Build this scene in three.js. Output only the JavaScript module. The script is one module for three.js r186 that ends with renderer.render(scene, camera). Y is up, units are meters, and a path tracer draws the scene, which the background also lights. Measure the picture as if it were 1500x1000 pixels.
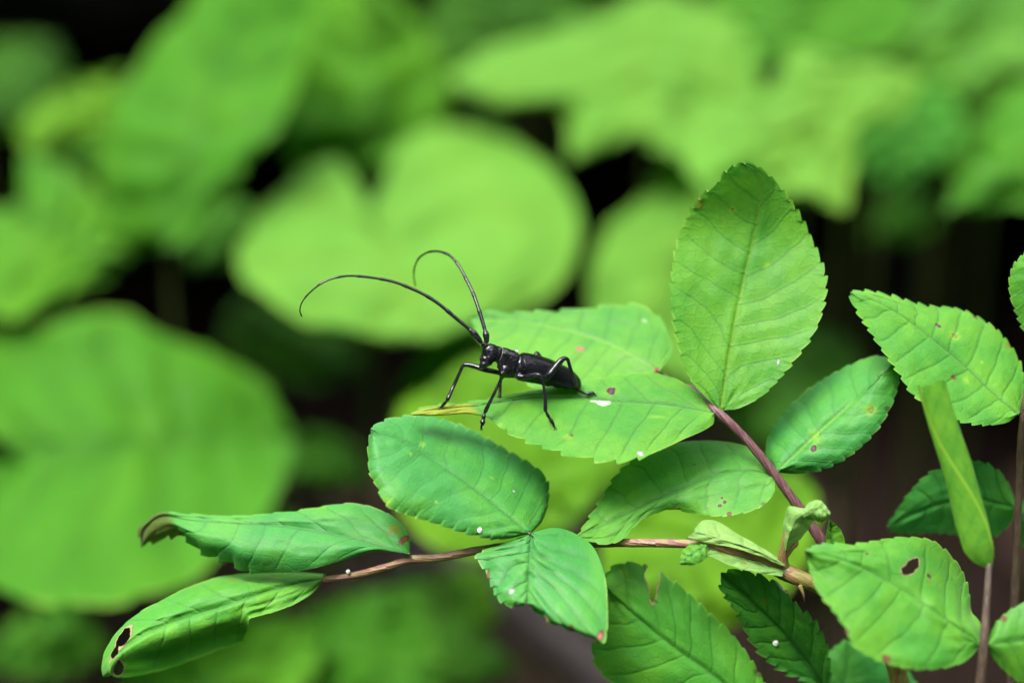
import * as THREE from 'three';
import { MarchingCubes } from 'three/addons/objects/MarchingCubes.js';
import { mergeGeometries, mergeVertices } from 'three/addons/utils/BufferGeometryUtils.js';

// ------------------------------------------------------------------ camera, sky, sun, exposure
const scene = new THREE.Scene();
const PITCH = THREE.MathUtils.degToRad(32), DIST = 0.407, FOCUS_H = 0.38;
const fwd = new THREE.Vector3(0, -Math.sin(PITCH), -Math.cos(PITCH));
const right = new THREE.Vector3(1, 0, 0), up = new THREE.Vector3().crossVectors(right, fwd);
const focusPoint = new THREE.Vector3(0, FOCUS_H, 0);
const camera = new THREE.PerspectiveCamera(14, 1.5, 0.02, 300);
camera.position.copy(focusPoint).addScaledVector(fwd, -DIST);
camera.lookAt(focusPoint);
camera.focus = DIST - 0.0015;
camera.userData.fStop = 5.5;
camera.updateMatrixWorld(true);
const renderer = new THREE.WebGLRenderer({ antialias: true });
renderer.toneMapping = THREE.LinearToneMapping;
renderer.toneMappingExposure = 6.2;
renderer.shadowMap.enabled = true;

const clamp = (x, a = 0, b = 1) => Math.min(b, Math.max(a, x));
const mix = (a, b, t) => a + (b - a) * t;
const sst = (a, b, x) => { const t = clamp((x - a) / (b - a)); return t * t * (3 - 2 * t); };
function rng(seed) { let s = seed >>> 0; return () => { s = (s + 0x6d2b79f5) >>> 0; let t = s; t = Math.imul(t ^ (t >>> 15), t | 1); t ^= t + Math.imul(t ^ (t >>> 7), t | 61); return ((t ^ (t >>> 14)) >>> 0) / 4294967296; }; }
function hash(x, y, k = 0) { let h = Math.imul(x | 0, 374761393) ^ Math.imul(y | 0, 668265263) ^ Math.imul(k | 0, 974634777); h = Math.imul(h ^ (h >>> 13), 1274126177); h ^= h >>> 16; h = Math.imul(h, 2246822519); return ((h ^ (h >>> 15)) >>> 0) / 4294967296; }
function vnoise(x, y, k = 0) {
  const ix = Math.floor(x), iy = Math.floor(y); let fx = x - ix, fy = y - iy; fx = fx * fx * (3 - 2 * fx); fy = fy * fy * (3 - 2 * fy);
  return mix(mix(hash(ix, iy, k), hash(ix + 1, iy, k), fx), mix(hash(ix, iy + 1, k), hash(ix + 1, iy + 1, k), fx), fy);
}
function fbm(x, y, k = 0, o = 4) { let s = 0, a = 0.5; for (let i = 0; i < o; i++) { s += a * vnoise(x, y, k + i); x *= 2.03; y *= 2.03; a *= 0.5; } return s / (1 - Math.pow(0.5, o)); }
function worley(x, y, k = 0) { // [nearest, second - nearest]
  const ix = Math.floor(x), iy = Math.floor(y); let a = 9, b = 9;
  for (let j = -1; j <= 1; j++) for (let i = -1; i <= 1; i++) {
    const dx = ix + i + 0.1 + 0.8 * hash(ix + i, iy + j, k) - x, dy = iy + j + 0.1 + 0.8 * hash(ix + i, iy + j, k + 9) - y, d = Math.hypot(dx, dy);
    if (d < a) { b = a; a = d; } else if (d < b) b = d;
  }
  return [a, b - a];
}

{ // an even overcast sky, brighter overhead
  const W = 256, H = 128, d = new Float32Array(W * H * 4);
  for (let r = 0; r < H; r++) for (let c = 0; c < W; c++) {
    const el = ((r + 0.5) / H - 0.5) * Math.PI, az = (c / W) * Math.PI * 2, y = Math.max(0, Math.sin(el));
    const cl = 0.9 + 0.2 * fbm(3 + Math.cos(az) * Math.cos(el) * 2, 3 + Math.sin(az) * Math.cos(el) * 2, 5);
    const l = (0.16 + 0.9 * y) * cl, i = (r * W + c) * 4;
    d[i] = l * 0.97; d[i + 1] = l * 1.0; d[i + 2] = l * 1.05; d[i + 3] = 1;
  }
  const t = new THREE.DataTexture(d, W, H, THREE.RGBAFormat, THREE.FloatType);
  t.mapping = THREE.EquirectangularReflectionMapping; t.magFilter = THREE.LinearFilter; t.needsUpdate = true;
  scene.background = t; scene.environment = t;
}
const sun = new THREE.DirectionalLight(new THREE.Color(1, 0.97, 0.9), 1.5);
sun.position.copy(focusPoint).add(new THREE.Vector3(-0.35, 1.0, 0.12).multiplyScalar(2));
sun.target.position.copy(focusPoint);
sun.castShadow = true; sun.shadow.radius = 45; sun.shadow.mapSize.set(2048, 2048);
Object.assign(sun.shadow.camera, { left: -0.5, right: 0.5, top: 0.5, bottom: -0.5, near: 0.1, far: 5 });
scene.add(sun, sun.target);

// ------------------------------------------------------------------ helpers
// A point from where it stands in the picture (1500 x 1000) and how many millimetres it lies in front of the plane in focus.
const TAN = Math.tan(THREE.MathUtils.degToRad(7));
function P(x, y, z = 0) {
  const D = DIST - z / 1000;
  return focusPoint.clone().addScaledVector(fwd, -z / 1000).addScaledVector(right, ((x - 750) / 500) * TAN * D).addScaledVector(up, ((500 - y) / 500) * TAN * D);
}
const used = {};
function numbered(n) { used[n] = (used[n] ?? -1) + 1; return used[n] ? `${n}_${String(used[n]).padStart(3, '0')}` : n; }
function thing(name, label, category, at, group) {
  const o = new THREE.Group(); o.name = numbered(name); o.position.copy(at); o.userData = { label, category };
  if (group) o.userData.group = group;
  scene.add(o); o.updateMatrixWorld(true); return o;
}
function part(name, geo, mat, parent, label) { // geometry is given in world coordinates
  const w = new THREE.Vector3(); parent.getWorldPosition(w);
  geo.translate(-w.x, -w.y, -w.z);
  const m = new THREE.Mesh(geo, mat); m.name = name; m.castShadow = m.receiveShadow = true;
  if (label) m.userData.label = label;
  parent.add(m); m.updateMatrixWorld(true); return m;
}
function curve(pts) { // Catmull-Rom by chord length, 2-D or 3-D arrays, t in 0..1
  const n = pts.length, L = [0];
  for (let i = 1; i < n; i++) L.push(L[i - 1] + Math.max(1e-6, Math.hypot(pts[i][0] - pts[i - 1][0], pts[i][1] - pts[i - 1][1])));
  const tan = pts.map((p, i) => p.map((_, c) => { const a = Math.max(0, i - 1), b = Math.min(n - 1, i + 1); return (pts[b][c] - pts[a][c]) / (L[b] - L[a]); }));
  return (t) => {
    const s = clamp(t) * L[n - 1]; let i = 0; while (i < n - 2 && L[i + 1] < s) i++;
    const h = L[i + 1] - L[i], u = (s - L[i]) / h, u2 = u * u, u3 = u2 * u;
    return pts[i].map((_, c) => (2 * u3 - 3 * u2 + 1) * pts[i][c] + (u3 - 2 * u2 + u) * h * tan[i][c] + (-2 * u3 + 3 * u2) * pts[i + 1][c] + (u3 - u2) * h * tan[i + 1][c]);
  };
}
function tubeGeo(points, radii, { sides = 12, seg = 60, bump = 0, seed = 0, flat = 1, cap = true } = {}) { // points Vector3[], radii in metres at the points
  const c = new THREE.CatmullRomCurve3(points, false, 'centripetal'), pos = [], uv = [], idx = [], n = points.length - 1;
  const fr = c.computeFrenetFrames(seg, false), len = c.getLength();
  for (let i = 0; i <= seg; i++) {
    const u = i / seg, p = c.getPointAt(u), tt = c.getUtoTmapping(u) * n, k = Math.min(n - 1, Math.floor(tt)), f = tt - k, r0 = mix(radii[k], radii[k + 1], f * f * (3 - 2 * f));
    for (let j = 0; j <= sides; j++) {
      const a = (j / sides) * Math.PI * 2, b = 1 + bump * (fbm(u * len * 900, Math.cos(a) * 1.5 + 5, seed, 3) - 0.5) * 2;
      const end = cap && (i === 0 || i === seg) ? 0.35 : 1;
      const v = fr.normals[i].clone().multiplyScalar(Math.cos(a) * r0 * b * end).addScaledVector(fr.binormals[i], Math.sin(a) * r0 * b * end * flat).add(p);
      pos.push(v.x, v.y, v.z); uv.push(j / sides, u * len * 100);
      if (i < seg && j < sides) { const q = i * (sides + 1) + j; idx.push(q, q + 1, q + sides + 1, q + 1, q + sides + 2, q + sides + 1); }
    }
  }
  if (cap) for (const [row, flip] of [[0, 1], [seg, 0]]) for (let j = 1; j < sides - 1; j++) { const b = row * (sides + 1); flip ? idx.push(b, b + j + 1, b + j) : idx.push(b, b + j, b + j + 1); }
  const g = new THREE.BufferGeometry();
  g.setAttribute('position', new THREE.Float32BufferAttribute(pos, 3)); g.setAttribute('uv', new THREE.Float32BufferAttribute(uv, 2)); g.setIndex(idx);
  g.computeVertexNormals();
  const nn = g.attributes.normal; // close the seam
  for (let i = 0; i <= seg; i++) { const a = i * (sides + 1), b = a + sides, v = new THREE.Vector3(nn.getX(a) + nn.getX(b), nn.getY(a) + nn.getY(b), nn.getZ(a) + nn.getZ(b)).normalize(); nn.setXYZ(a, v.x, v.y, v.z); nn.setXYZ(b, v.x, v.y, v.z); }
  return g;
}

const table = (pts) => (t) => { let i = 0; while (i < pts.length - 2 && pts[i + 1][0] < t) i++; const [a, b] = [pts[i], pts[i + 1]]; return mix(a[1], b[1], clamp((t - a[0]) / (b[0] - a[0]))); };
// ------------------------------------------------------------------ leaves
const PAL = {
  fresh: { base: [0.042, 0.20, 0.016], hi: [0.08, 0.25, 0.014], vein: [0.03, 0.14, 0.014] },
  cool: { base: [0.030, 0.185, 0.030], hi: [0.055, 0.225, 0.024], vein: [0.022, 0.125, 0.022] },
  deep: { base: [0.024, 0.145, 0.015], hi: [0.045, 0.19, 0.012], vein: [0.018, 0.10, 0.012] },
  dark: { base: [0.020, 0.12, 0.013], hi: [0.034, 0.15, 0.012], vein: [0.016, 0.085, 0.010] },
  lime: { base: [0.078, 0.215, 0.008], hi: [0.12, 0.255, 0.008], vein: [0.075, 0.18, 0.008] },
  sprout: { base: [0.13, 0.27, 0.06], hi: [0.19, 0.33, 0.08], vein: [0.11, 0.22, 0.04] },
  pale: { base: [0.088, 0.235, 0.026], hi: [0.12, 0.27, 0.027], vein: [0.09, 0.20, 0.016] },
  broad: { base: [0.042, 0.165, 0.008], hi: [0.075, 0.22, 0.008], vein: [0.030, 0.115, 0.008] },
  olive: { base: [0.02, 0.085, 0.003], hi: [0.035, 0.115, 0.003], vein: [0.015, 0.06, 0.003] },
};
const KINDS = {
  brown: { c: [0.035, 0.008, 0.016], core: [0.10, 0.03, 0.06] }, pink: { c: [0.32, 0.09, 0.09], core: [0.36, 0.11, 0.11] },
  yellow: { c: [0.16, 0.33, 0.02], core: [0.22, 0.36, 0.03] }, tan: { c: [0.26, 0.17, 0.08], core: [0.33, 0.24, 0.13] }, dry: { c: [0.03, 0.022, 0.012], core: [0.05, 0.03, 0.015] }, rust: { c: [0.09, 0.035, 0.015], core: [0.13, 0.05, 0.02] },
  scar: { c: [0.30, 0.38, 0.26], core: [0.46, 0.48, 0.44] }, olive: { c: [0.12, 0.15, 0.006], core: [0.11, 0.13, 0.006] }, grey: { c: [0.25, 0.24, 0.25], core: [0.4, 0.38, 0.42] },
};
let leafSeed = 1;
// o.mid / o.L / o.R: the midrib and both margins from base to tip, as [x, y]; o.z(x, y, t, s): how near they lie, in mm; s = -1 at L, 0 at the midrib, 1 at R
function leafSheet(o) {
  const seed = o.seed ?? leafSeed++ * 17, NT = o.nt ?? 180, NS = (o.ns ?? 34) * 2, W = NS + 1;
  const mid = curve(o.mid), E = { '-1': curve(o.L), 1: curve(o.R) };
  const inner = { '-1': o.L2 && curve(o.L2), 1: o.R2 && curve(o.R2) };
  const grid = [], px = [];
  const N = o.veins ?? 9, curl = o.veinCurl ?? 0.17, wob = o.wobble ?? 0;
  const phase = (t, s) => { const a = Math.abs(s), side = s < 0 ? 0.35 : 0; return (t - curl * Math.pow(a, 1.15) * (1 - 0.45 * t)) * N + side + 0.85 * (vnoise(t * 4.5 + side * 20, a * 0.9, seed) - 0.5) + 0.16 * (vnoise(t * 15, a * 4 + side * 9, seed + 1) - 0.5); };
  const tooth = (t, s) => { const side = s < 0 ? 0 : 1, n = (side ? o.teethR ?? o.teeth : o.teethL ?? o.teeth) ?? 22; let p = t * n + 0.7 * vnoise(t * n * 0.5, 3 + side, seed + 4); const f = p - Math.floor(p), k = Math.floor(p); return (Math.pow(f, 0.6) * (1 - sst(0.78, 1, f)) - 0.4) * (0.55 + 0.9 * hash(k, side, seed + 5)); };
  for (let i = 0; i < NT; i++) for (let j = 0; j <= NS; j++) {
    const t = i / (NT - 1), s = (j / NS) * 2 - 1, a = Math.abs(s), sg = s < 0 ? -1 : 1;
    const m = mid(t), e = E[sg](t), q = inner[sg] && inner[sg](t);
    let x, y;
    if (q) { const f = (k) => (1 - a) * (1 - 2 * a) * m[k] + 4 * a * (1 - a) * q[k] + a * (2 * a - 1) * e[k]; x = f(0); y = f(1); } else { x = mix(m[0], e[0], a); y = mix(m[1], e[1], a); }
    // teeth push the margin outwards and towards the tip
    const amp = (o.tooth ?? 4) * (o.toothAt ? o.toothAt(t, s) : 1) * sst(0.06, 0.22, t), tw = Math.pow(a, 9) * amp * tooth(t, s);
    if (tw) {
      const e2 = E[sg](Math.min(1, t + 0.02)), e1 = E[sg](Math.max(0, t - 0.02)); let tx = e2[0] - e1[0], ty = e2[1] - e1[1]; const l = Math.hypot(tx, ty) || 1; tx /= l; ty /= l;
      let nx = -ty, ny = tx; if (nx * (e[0] - m[0]) + ny * (e[1] - m[1]) < 0) { nx = -nx; ny = -ny; }
      x += (nx + 0.5 * tx) * tw; y += (ny + 0.5 * ty) * tw;
    }
    px.push(x, y);
    const wz = wob * ((fbm(t * 3.2, s * 1.6 + 4, seed + 2, 3) - 0.5) * 2);
    grid.push(P(x, y, o.z(x, y, t, s) + wz));
  }
  // relief: the blade swells between sunken veins
  const pos = new Float32Array(NT * W * 3), uv = new Float32Array(NT * W * 2), du = new THREE.Vector3(), dv = new THREE.Vector3(), nrm = new THREE.Vector3();
  const pil = 0.55 * (o.pillow ?? 0.22) / 1000, rib = (o.rib ?? 0.2) / 1000;
  const X = new Float32Array(NT * W), Y = new Float32Array(NT * W), c = NS / 2;
  for (let i = 0; i < NT; i++) for (let j = 0; j <= NS; j++) {
    const k = i * W + j;
    X[k] = i ? X[k - W] + grid[i * W + c].distanceTo(grid[(i - 1) * W + c]) * 1000 : 0;
  }
  for (let i = 0; i < NT; i++) for (const dir of [-1, 1]) for (let j = c + dir; j >= 0 && j <= NS; j += dir) Y[i * W + j] = Y[i * W + j - dir] + dir * grid[i * W + j].distanceTo(grid[i * W + j - dir]) * 1000;
  for (let i = 0; i < NT; i++) for (let j = 0; j <= NS; j++) {
    const k = i * W + j, t = i / (NT - 1), s = (j / NS) * 2 - 1, a = Math.abs(s), p = grid[k];
    du.subVectors(grid[Math.min(NT - 1, i + 1) * W + j], grid[Math.max(0, i - 1) * W + j]); dv.subVectors(grid[i * W + Math.min(NS, j + 1)], grid[i * W + Math.max(0, j - 1)]);
    nrm.crossVectors(du, dv); if (nrm.lengthSq() < 1e-22) nrm.copy(fwd).negate(); nrm.normalize(); if (nrm.dot(fwd) > 0) nrm.negate();
    const ph = phase(t, s), f = Math.abs(ph - Math.round(ph)) * 2, body = sst(0, 0.14, t) * (1 - sst(0.9, 1, t));
    const h = pil * body * (Math.pow(f, 0.6) - 0.6) * (1 - sst(0.75, 1, a) * 0.6) * sst(0, 0.12, a) - rib * Math.exp(-Math.pow(Y[k] / 0.45, 2)) * (1 - sst(0.85, 1, t));
    pos[k * 3] = p.x + nrm.x * h; pos[k * 3 + 1] = p.y + nrm.y * h; pos[k * 3 + 2] = p.z + nrm.z * h;
    uv[k * 2] = t; uv[k * 2 + 1] = (s + 1) / 2;
  }
  const near = (x, y) => { let b = 1e9, at = 0; for (let k = 0; k < NT * W; k++) { const d = (px[k * 2] - x) ** 2 + (px[k * 2 + 1] - y) ** 2; if (d < b) { b = d; at = k; } } return at; };
  const locate = (x, y) => { const k = near(x, y); return [X[k], Y[k]]; };
  const holes = (o.holes ?? []).map((h) => ({ at: h.slice(0, 2), rx: h[2] / 10, ry: h[3] / 10, a: (h[4] ?? 0) * Math.PI / 180 }));
  // holes are cut where the blade was eaten; their outline is ragged
  const holeAt = (k) => { let v = 9; for (const h of holes) { const dx = (px[k * 2] - h.at[0]) / 10, dy = (px[k * 2 + 1] - h.at[1]) / 10, u = dx * Math.cos(h.a) + dy * Math.sin(h.a), w = -dx * Math.sin(h.a) + dy * Math.cos(h.a); v = Math.min(v, Math.hypot(u / h.rx, w / h.ry) + 0.35 * (vnoise(dx * 1.6 + 7, dy * 1.6 + 7, seed + 8) - 0.5)); } return v; };
  const HV = holes.length ? Float32Array.from({ length: NT * W }, (_, k) => holeAt(k)) : null;
  const idx = [];
  for (let i = 0; i < NT - 1; i++) for (let j = 0; j < NS; j++) {
    const a = i * W + j, b = a + 1, d = a + W, e = d + 1;
    if (HV && (HV[a] + HV[b] + HV[d] + HV[e]) / 4 < 1) continue;
    idx.push(a, d, b, b, d, e);
  }
  const g = new THREE.BufferGeometry();
  g.setAttribute('position', new THREE.BufferAttribute(pos, 3)); g.setAttribute('uv', new THREE.BufferAttribute(uv, 2)); g.setIndex(idx); g.computeVertexNormals();
  return { g, X, Y, HV, NT, NS, W, phase, locate, seed, o };
}
function leafMaps(S, TW = 512, TH = 352) {
  const { X, Y, HV, NT, NS, W, phase, seed, o } = S, pal = typeof o.pal === 'string' ? PAL[o.pal] : o.pal;
  const col = new Uint8Array(TW * TH * 4), bmp = new Float32Array(TW * TH * 4);
  const spots = (o.spots ?? []).map(([x, y, r, kind, asp = 1]) => { const [a, b] = S.locate(x, y); return { a, b, r: r / 10, k: KINDS[kind], kind, asp }; });
  const mm = o.scale ?? 1, N = o.veins ?? 9;
  const at = (A, fi, fj) => { const i = Math.min(NT - 2, Math.floor(fi)), j = Math.min(NS - 1, Math.floor(fj)), u = fi - i, v = fj - j, k = i * W + j; return mix(mix(A[k], A[k + 1], v), mix(A[k + W], A[k + W + 1], v), u); };
  const srgb = (v) => 255 * clamp(v <= 0.0031308 ? v * 12.92 : 1.055 * Math.pow(v, 1 / 2.4) - 0.055);
  const len = X[X.length - 1], net = o.net ?? 1;
  for (let r = 0; r < TH; r++) for (let q = 0; q < TW; q++) {
    const t = (q + 0.5) / TW, s = ((r + 0.5) / TH) * 2 - 1, a = Math.abs(s), fi = t * (NT - 1), fj = ((s + 1) / 2) * NS;
    const x = at(X, fi, fj), y = at(Y, fi, fj), hv = HV ? at(HV, fi, fj) : 9, xs = x / mm, ys = y / mm;
    const big = fbm(xs * 0.14 + 3, ys * 0.18 + 9, seed, 3), fine = fbm(xs * 1.3, ys * 1.3, seed + 21, 3), mot = fbm(xs * 0.45 + 8, ys * 0.45, seed + 31, 3), grain = fbm(xs * 5.2, ys * 5.2, seed + 51, 2);
    let k = clamp((big - 0.5) * 1.9 + 0.35 + (mot - 0.5) * 0.9 + (o.yellow ? o.yellow(t, s) : 0)), c = [0, 1, 2].map((n) => mix(pal.base[n], pal.hi[n], k) * (0.86 + 0.16 * fine + 0.12 * grain));
    // veins
    const ph = phase(t, s), sd = Math.abs(ph - Math.round(ph)) / N * len * 0.8 / mm, body = sst(0.02, 0.1, t) * (1 - sst(0.9, 1, t)) * (1 - sst(0.82, 1, a));
    const [w1, w2] = worley(xs * 0.62 + 40, ys * 0.62 + 40, seed + 3), [, v2] = worley(xs * 1.7 + 70, ys * 1.7 + 70, seed + 6);
    const sec = Math.exp(-Math.pow(sd / 0.17, 2)) * body, ter = (1 - sst(0, 0.13, w2)) * net, qua = (1 - sst(0, 0.16, v2)) * net;
    const mr = Math.exp(-Math.pow(ys / (0.24 * (1.1 - 0.7 * t)), 2)) * (1 - sst(0.92, 1, t));
    c = c.map((v, n) => mix(v, pal.vein[n], sec * 0.4 + ter * 0.06 * (1 - sec)));
    c = c.map((v, n) => v * (1 + qua * 0.05) );
    if (o.midrib) c = c.map((v, n) => mix(v, o.midrib[n], mr * 0.85)); else c = c.map((v, n) => mix(v, pal.vein[n], mr * 0.7));
    // margin of the teeth: a thin pale rim
    const rim = sst(0.965, 0.995, a) * (o.rim ?? 0.5) * sst(0.35, 0.6, vnoise(x * 0.5, s * 3, seed + 12)); c = c.map((v, n) => mix(v, [0.22, 0.36, 0.05][n], rim));
    if (hv < 1.5) { const w = sst(1.38, 1.08, hv + 0.3 * (fine - 0.5)); c = c.map((v, n) => mix(v, (hv < 1.2 ? [0.26, 0.19, 0.10] : hv < 1.32 ? [0.07, 0.04, 0.02] : [0.20, 0.20, 0.05])[n], w * 0.85)); }
    let sb = 0;
    for (const p of spots) {
      const e = Math.hypot(x - p.a, (y - p.b) * p.asp) / p.r + 0.7 * (fbm(x * 2.2 / Math.max(0.6, p.r), y * 2.2 / Math.max(0.6, p.r), seed + 40, 3) - 0.5), soft = p.kind === 'yellow' || p.kind === 'olive' || p.kind === 'tan' || p.kind === 'dry';
      const m = soft ? 1 - sst(0.4, 1.25, e) : 1 - sst(0.85, 1.05, e);
      if (m > 0) { c = c.map((v, n) => mix(v, mix(p.k.core[n], p.k.c[n], sst(0.35, 0.6, e)), m * (soft ? (p.kind === 'yellow' ? 0.42 : 0.75) : 1))); if (!soft) sb += m; }
      if (p.kind === 'brown' && e > 0.9 && e < 2.2) { const h = (1 - sst(1, 2.2, e)) * 0.4; c = c.map((v, n) => mix(v, [0.12, 0.27, 0.02][n], h)); }
    }
    if (o.extra) c = o.extra(c, t, s, x, y, fine);
    const i4 = (r * TW + q) * 4; for (let n = 0; n < 3; n++) col[i4 + n] = srgb(c[n]); col[i4 + 3] = 255;
    const h = 0.55 - 0.28 * sec - 0.13 * ter - 0.07 * qua - 0.15 * mr + 0.12 * fine + 0.10 * grain - 0.1 * sb; bmp[i4] = bmp[i4 + 1] = bmp[i4 + 2] = h; bmp[i4 + 3] = 1;
  }
  const map = new THREE.DataTexture(col, TW, TH); map.colorSpace = THREE.SRGBColorSpace;
  const bump = new THREE.DataTexture(bmp, TW, TH, THREE.RGBAFormat, THREE.FloatType);
  for (const m of [map, bump]) { m.magFilter = THREE.LinearFilter; m.wrapS = m.wrapT = THREE.ClampToEdgeWrapping; m.needsUpdate = true; }
  return { map, bump };
}
function leafMaterial(maps, { gloss = 0.5, through = 0.38, bump = 0.12, coatRough = 0.5, spec = 0.25 } = {}) {
  return new THREE.MeshPhysicalMaterial({ map: maps.map, bumpMap: maps.bump, bumpScale: bump * 2.2 / 1000, roughness: 0.92, specularIntensity: spec, transmission: through, thickness: 0, ior: 1.4, clearcoat: Math.min(1, gloss * 0.85), clearcoatRoughness: coatRough, side: THREE.DoubleSide });
}
function leaf(o, parent, name = 'leaflet', label) {
  const S = leafSheet(o), maps = leafMaps(S, o.tw, o.th);
  return part(name, S.g, leafMaterial(maps, o.mat), parent, label);
}

// ------------------------------------------------------------------ stems
function stemMaterial(seed, a, b, spotColor = [0.05, 0.02, 0.02]) {
  const W = 64, H = 256, d = new Uint8Array(W * H * 4), h = new Uint8Array(W * H * 4);
  for (let r = 0; r < H; r++) for (let q = 0; q < W; q++) {
    const ca = Math.cos(q / W * 6.283) * 3 + 9, sa = Math.sin(q / W * 6.283) * 3 + 9, st = fbm(ca * 1.6, sa * 1.6 + r * 0.03, seed, 4), bl = fbm(ca * 0.5, r * 0.05 + sa, seed + 5, 3), fl = vnoise(ca * 4, r * 0.35 + sa * 4, seed + 9);
    const k = clamp((bl - 0.5) * 3 + 0.5), i = (r * W + q) * 4;
    for (let n = 0; n < 3; n++) { let v = mix(a[n], b[n], k) * (0.6 + 0.8 * st); if (fl > 0.86) v = mix(v, spotColor[n], 0.7); d[i + n] = 255 * (v <= 0.0031308 ? v * 12.92 : 1.055 * Math.pow(v, 1 / 2.4) - 0.055); h[i + n] = 255 * (0.2 + 0.7 * st - 0.1 * (fl > 0.86)); }
    d[i + 3] = h[i + 3] = 255;
  }
  const map = new THREE.DataTexture(d, W, H), bm = new THREE.DataTexture(h, W, H); map.colorSpace = THREE.SRGBColorSpace;
  for (const m of [map, bm]) { m.wrapS = m.wrapT = THREE.RepeatWrapping; m.magFilter = THREE.LinearFilter; m.needsUpdate = true; }
  return new THREE.MeshStandardMaterial({ map, bumpMap: bm, bumpScale: 0.00035, roughness: 0.5 });
}
const M = {
  rachis: stemMaterial(3, [0.17, 0.065, 0.055], [0.19, 0.13, 0.045]),
  purple: stemMaterial(5, [0.075, 0.025, 0.034], [0.12, 0.055, 0.055]),
  cane: stemMaterial(7, [0.16, 0.07, 0.035], [0.15, 0.13, 0.03]),
  greenStem: stemMaterial(9, [0.035, 0.06, 0.01], [0.06, 0.05, 0.015], [0.03, 0.03, 0.01]),
  brownStem: stemMaterial(11, [0.042, 0.025, 0.018], [0.065, 0.042, 0.026]),
};
const stem = (pts, r, opt) => tubeGeo(pts.map((p) => P(p[0], p[1], p[2])), pts.map((p) => (p[3] ?? r) / 1000), opt);

// ------------------------------------------------------------------ the ground
{
  const n = 220, g = new THREE.PlaneGeometry(2, 2, n, n); g.rotateX(-Math.PI / 2);
  const p = g.attributes.position, uv = g.attributes.uv;
  for (let i = 0; i < p.count; i++) {
    let x = p.getX(i), z = p.getZ(i); x = Math.sign(x) * (0.7 * Math.abs(x) + 60 * Math.pow(Math.abs(x), 7)); z = Math.sign(z) * (0.7 * Math.abs(z) + 60 * Math.pow(Math.abs(z), 7)) - 0.3;
    const y = (fbm(x * 9 + 50, z * 9 + 50, 3, 5) - 0.5) * 0.05 + (fbm(x * 60 + 50, z * 60 + 50, 13, 3) - 0.5) * 0.012 - 0.012;
    p.setXYZ(i, x, y, z); uv.setXY(i, x * 4, z * 4);
  }
  g.computeVertexNormals();
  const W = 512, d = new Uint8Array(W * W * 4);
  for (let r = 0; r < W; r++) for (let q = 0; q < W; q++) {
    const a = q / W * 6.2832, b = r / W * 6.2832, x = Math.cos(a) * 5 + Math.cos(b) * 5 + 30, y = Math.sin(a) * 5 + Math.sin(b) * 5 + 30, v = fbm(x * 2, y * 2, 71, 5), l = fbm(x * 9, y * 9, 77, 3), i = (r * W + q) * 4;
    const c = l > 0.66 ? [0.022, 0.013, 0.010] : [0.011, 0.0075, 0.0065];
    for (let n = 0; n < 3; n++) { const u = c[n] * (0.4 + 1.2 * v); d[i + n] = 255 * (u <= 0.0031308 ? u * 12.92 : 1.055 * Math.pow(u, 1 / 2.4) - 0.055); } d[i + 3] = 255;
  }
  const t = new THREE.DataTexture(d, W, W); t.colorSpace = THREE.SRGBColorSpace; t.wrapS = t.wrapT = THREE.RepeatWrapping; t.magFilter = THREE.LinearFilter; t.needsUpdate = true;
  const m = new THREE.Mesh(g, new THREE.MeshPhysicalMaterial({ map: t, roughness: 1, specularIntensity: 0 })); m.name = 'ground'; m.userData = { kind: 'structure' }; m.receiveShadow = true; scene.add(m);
}
{ // dead leaves, decayed and dark, strewn over the soil
  const R = rng(91), base = new THREE.PlaneGeometry(1, 0.6, 8, 6); base.rotateX(-Math.PI / 2);
  const p = base.attributes.position;
  for (let i = 0; i < p.count; i++) { const x = p.getX(i), z = p.getZ(i), w = Math.sqrt(Math.max(0, 1 - 4 * x * x)); p.setXYZ(i, x, 0.35 * x * x + 0.5 * z * z * w + 0.03 * Math.sin(x * 17), z * w); }
  base.computeVertexNormals();
  const n = 170, im = new THREE.InstancedMesh(base, new THREE.MeshPhysicalMaterial({ color: 0xffffff, roughness: 0.9, specularIntensity: 0, side: THREE.DoubleSide }), n), mt = new THREE.Matrix4(), q = new THREE.Quaternion(), e = new THREE.Euler(), cc = new THREE.Color();
  for (let i = 0; i < n; i++) {
    const s = 0.03 + 0.045 * R(), x = (R() - 0.5) * 1.5, z = -0.95 + 1.5 * R(); e.set((R() - 0.5) * 0.7, R() * 6.3, (R() - 0.5) * 0.7); q.setFromEuler(e);
    mt.compose(new THREE.Vector3(x, 0.004 + 0.008 * R(), z), q, new THREE.Vector3(s, s, s)); im.setMatrixAt(i, mt);
    const b = 0.7 + 0.7 * R() * R(); im.setColorAt(i, cc.setRGB(0.05 * b, 0.03 * b, 0.025 * b));
  }
  im.name = 'leaf_litter'; im.userData = { kind: 'stuff', label: 'dark brown dead leaves strewn over the forest soil', category: 'leaf litter' }; im.castShadow = im.receiveShadow = true; scene.add(im);
}

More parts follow.
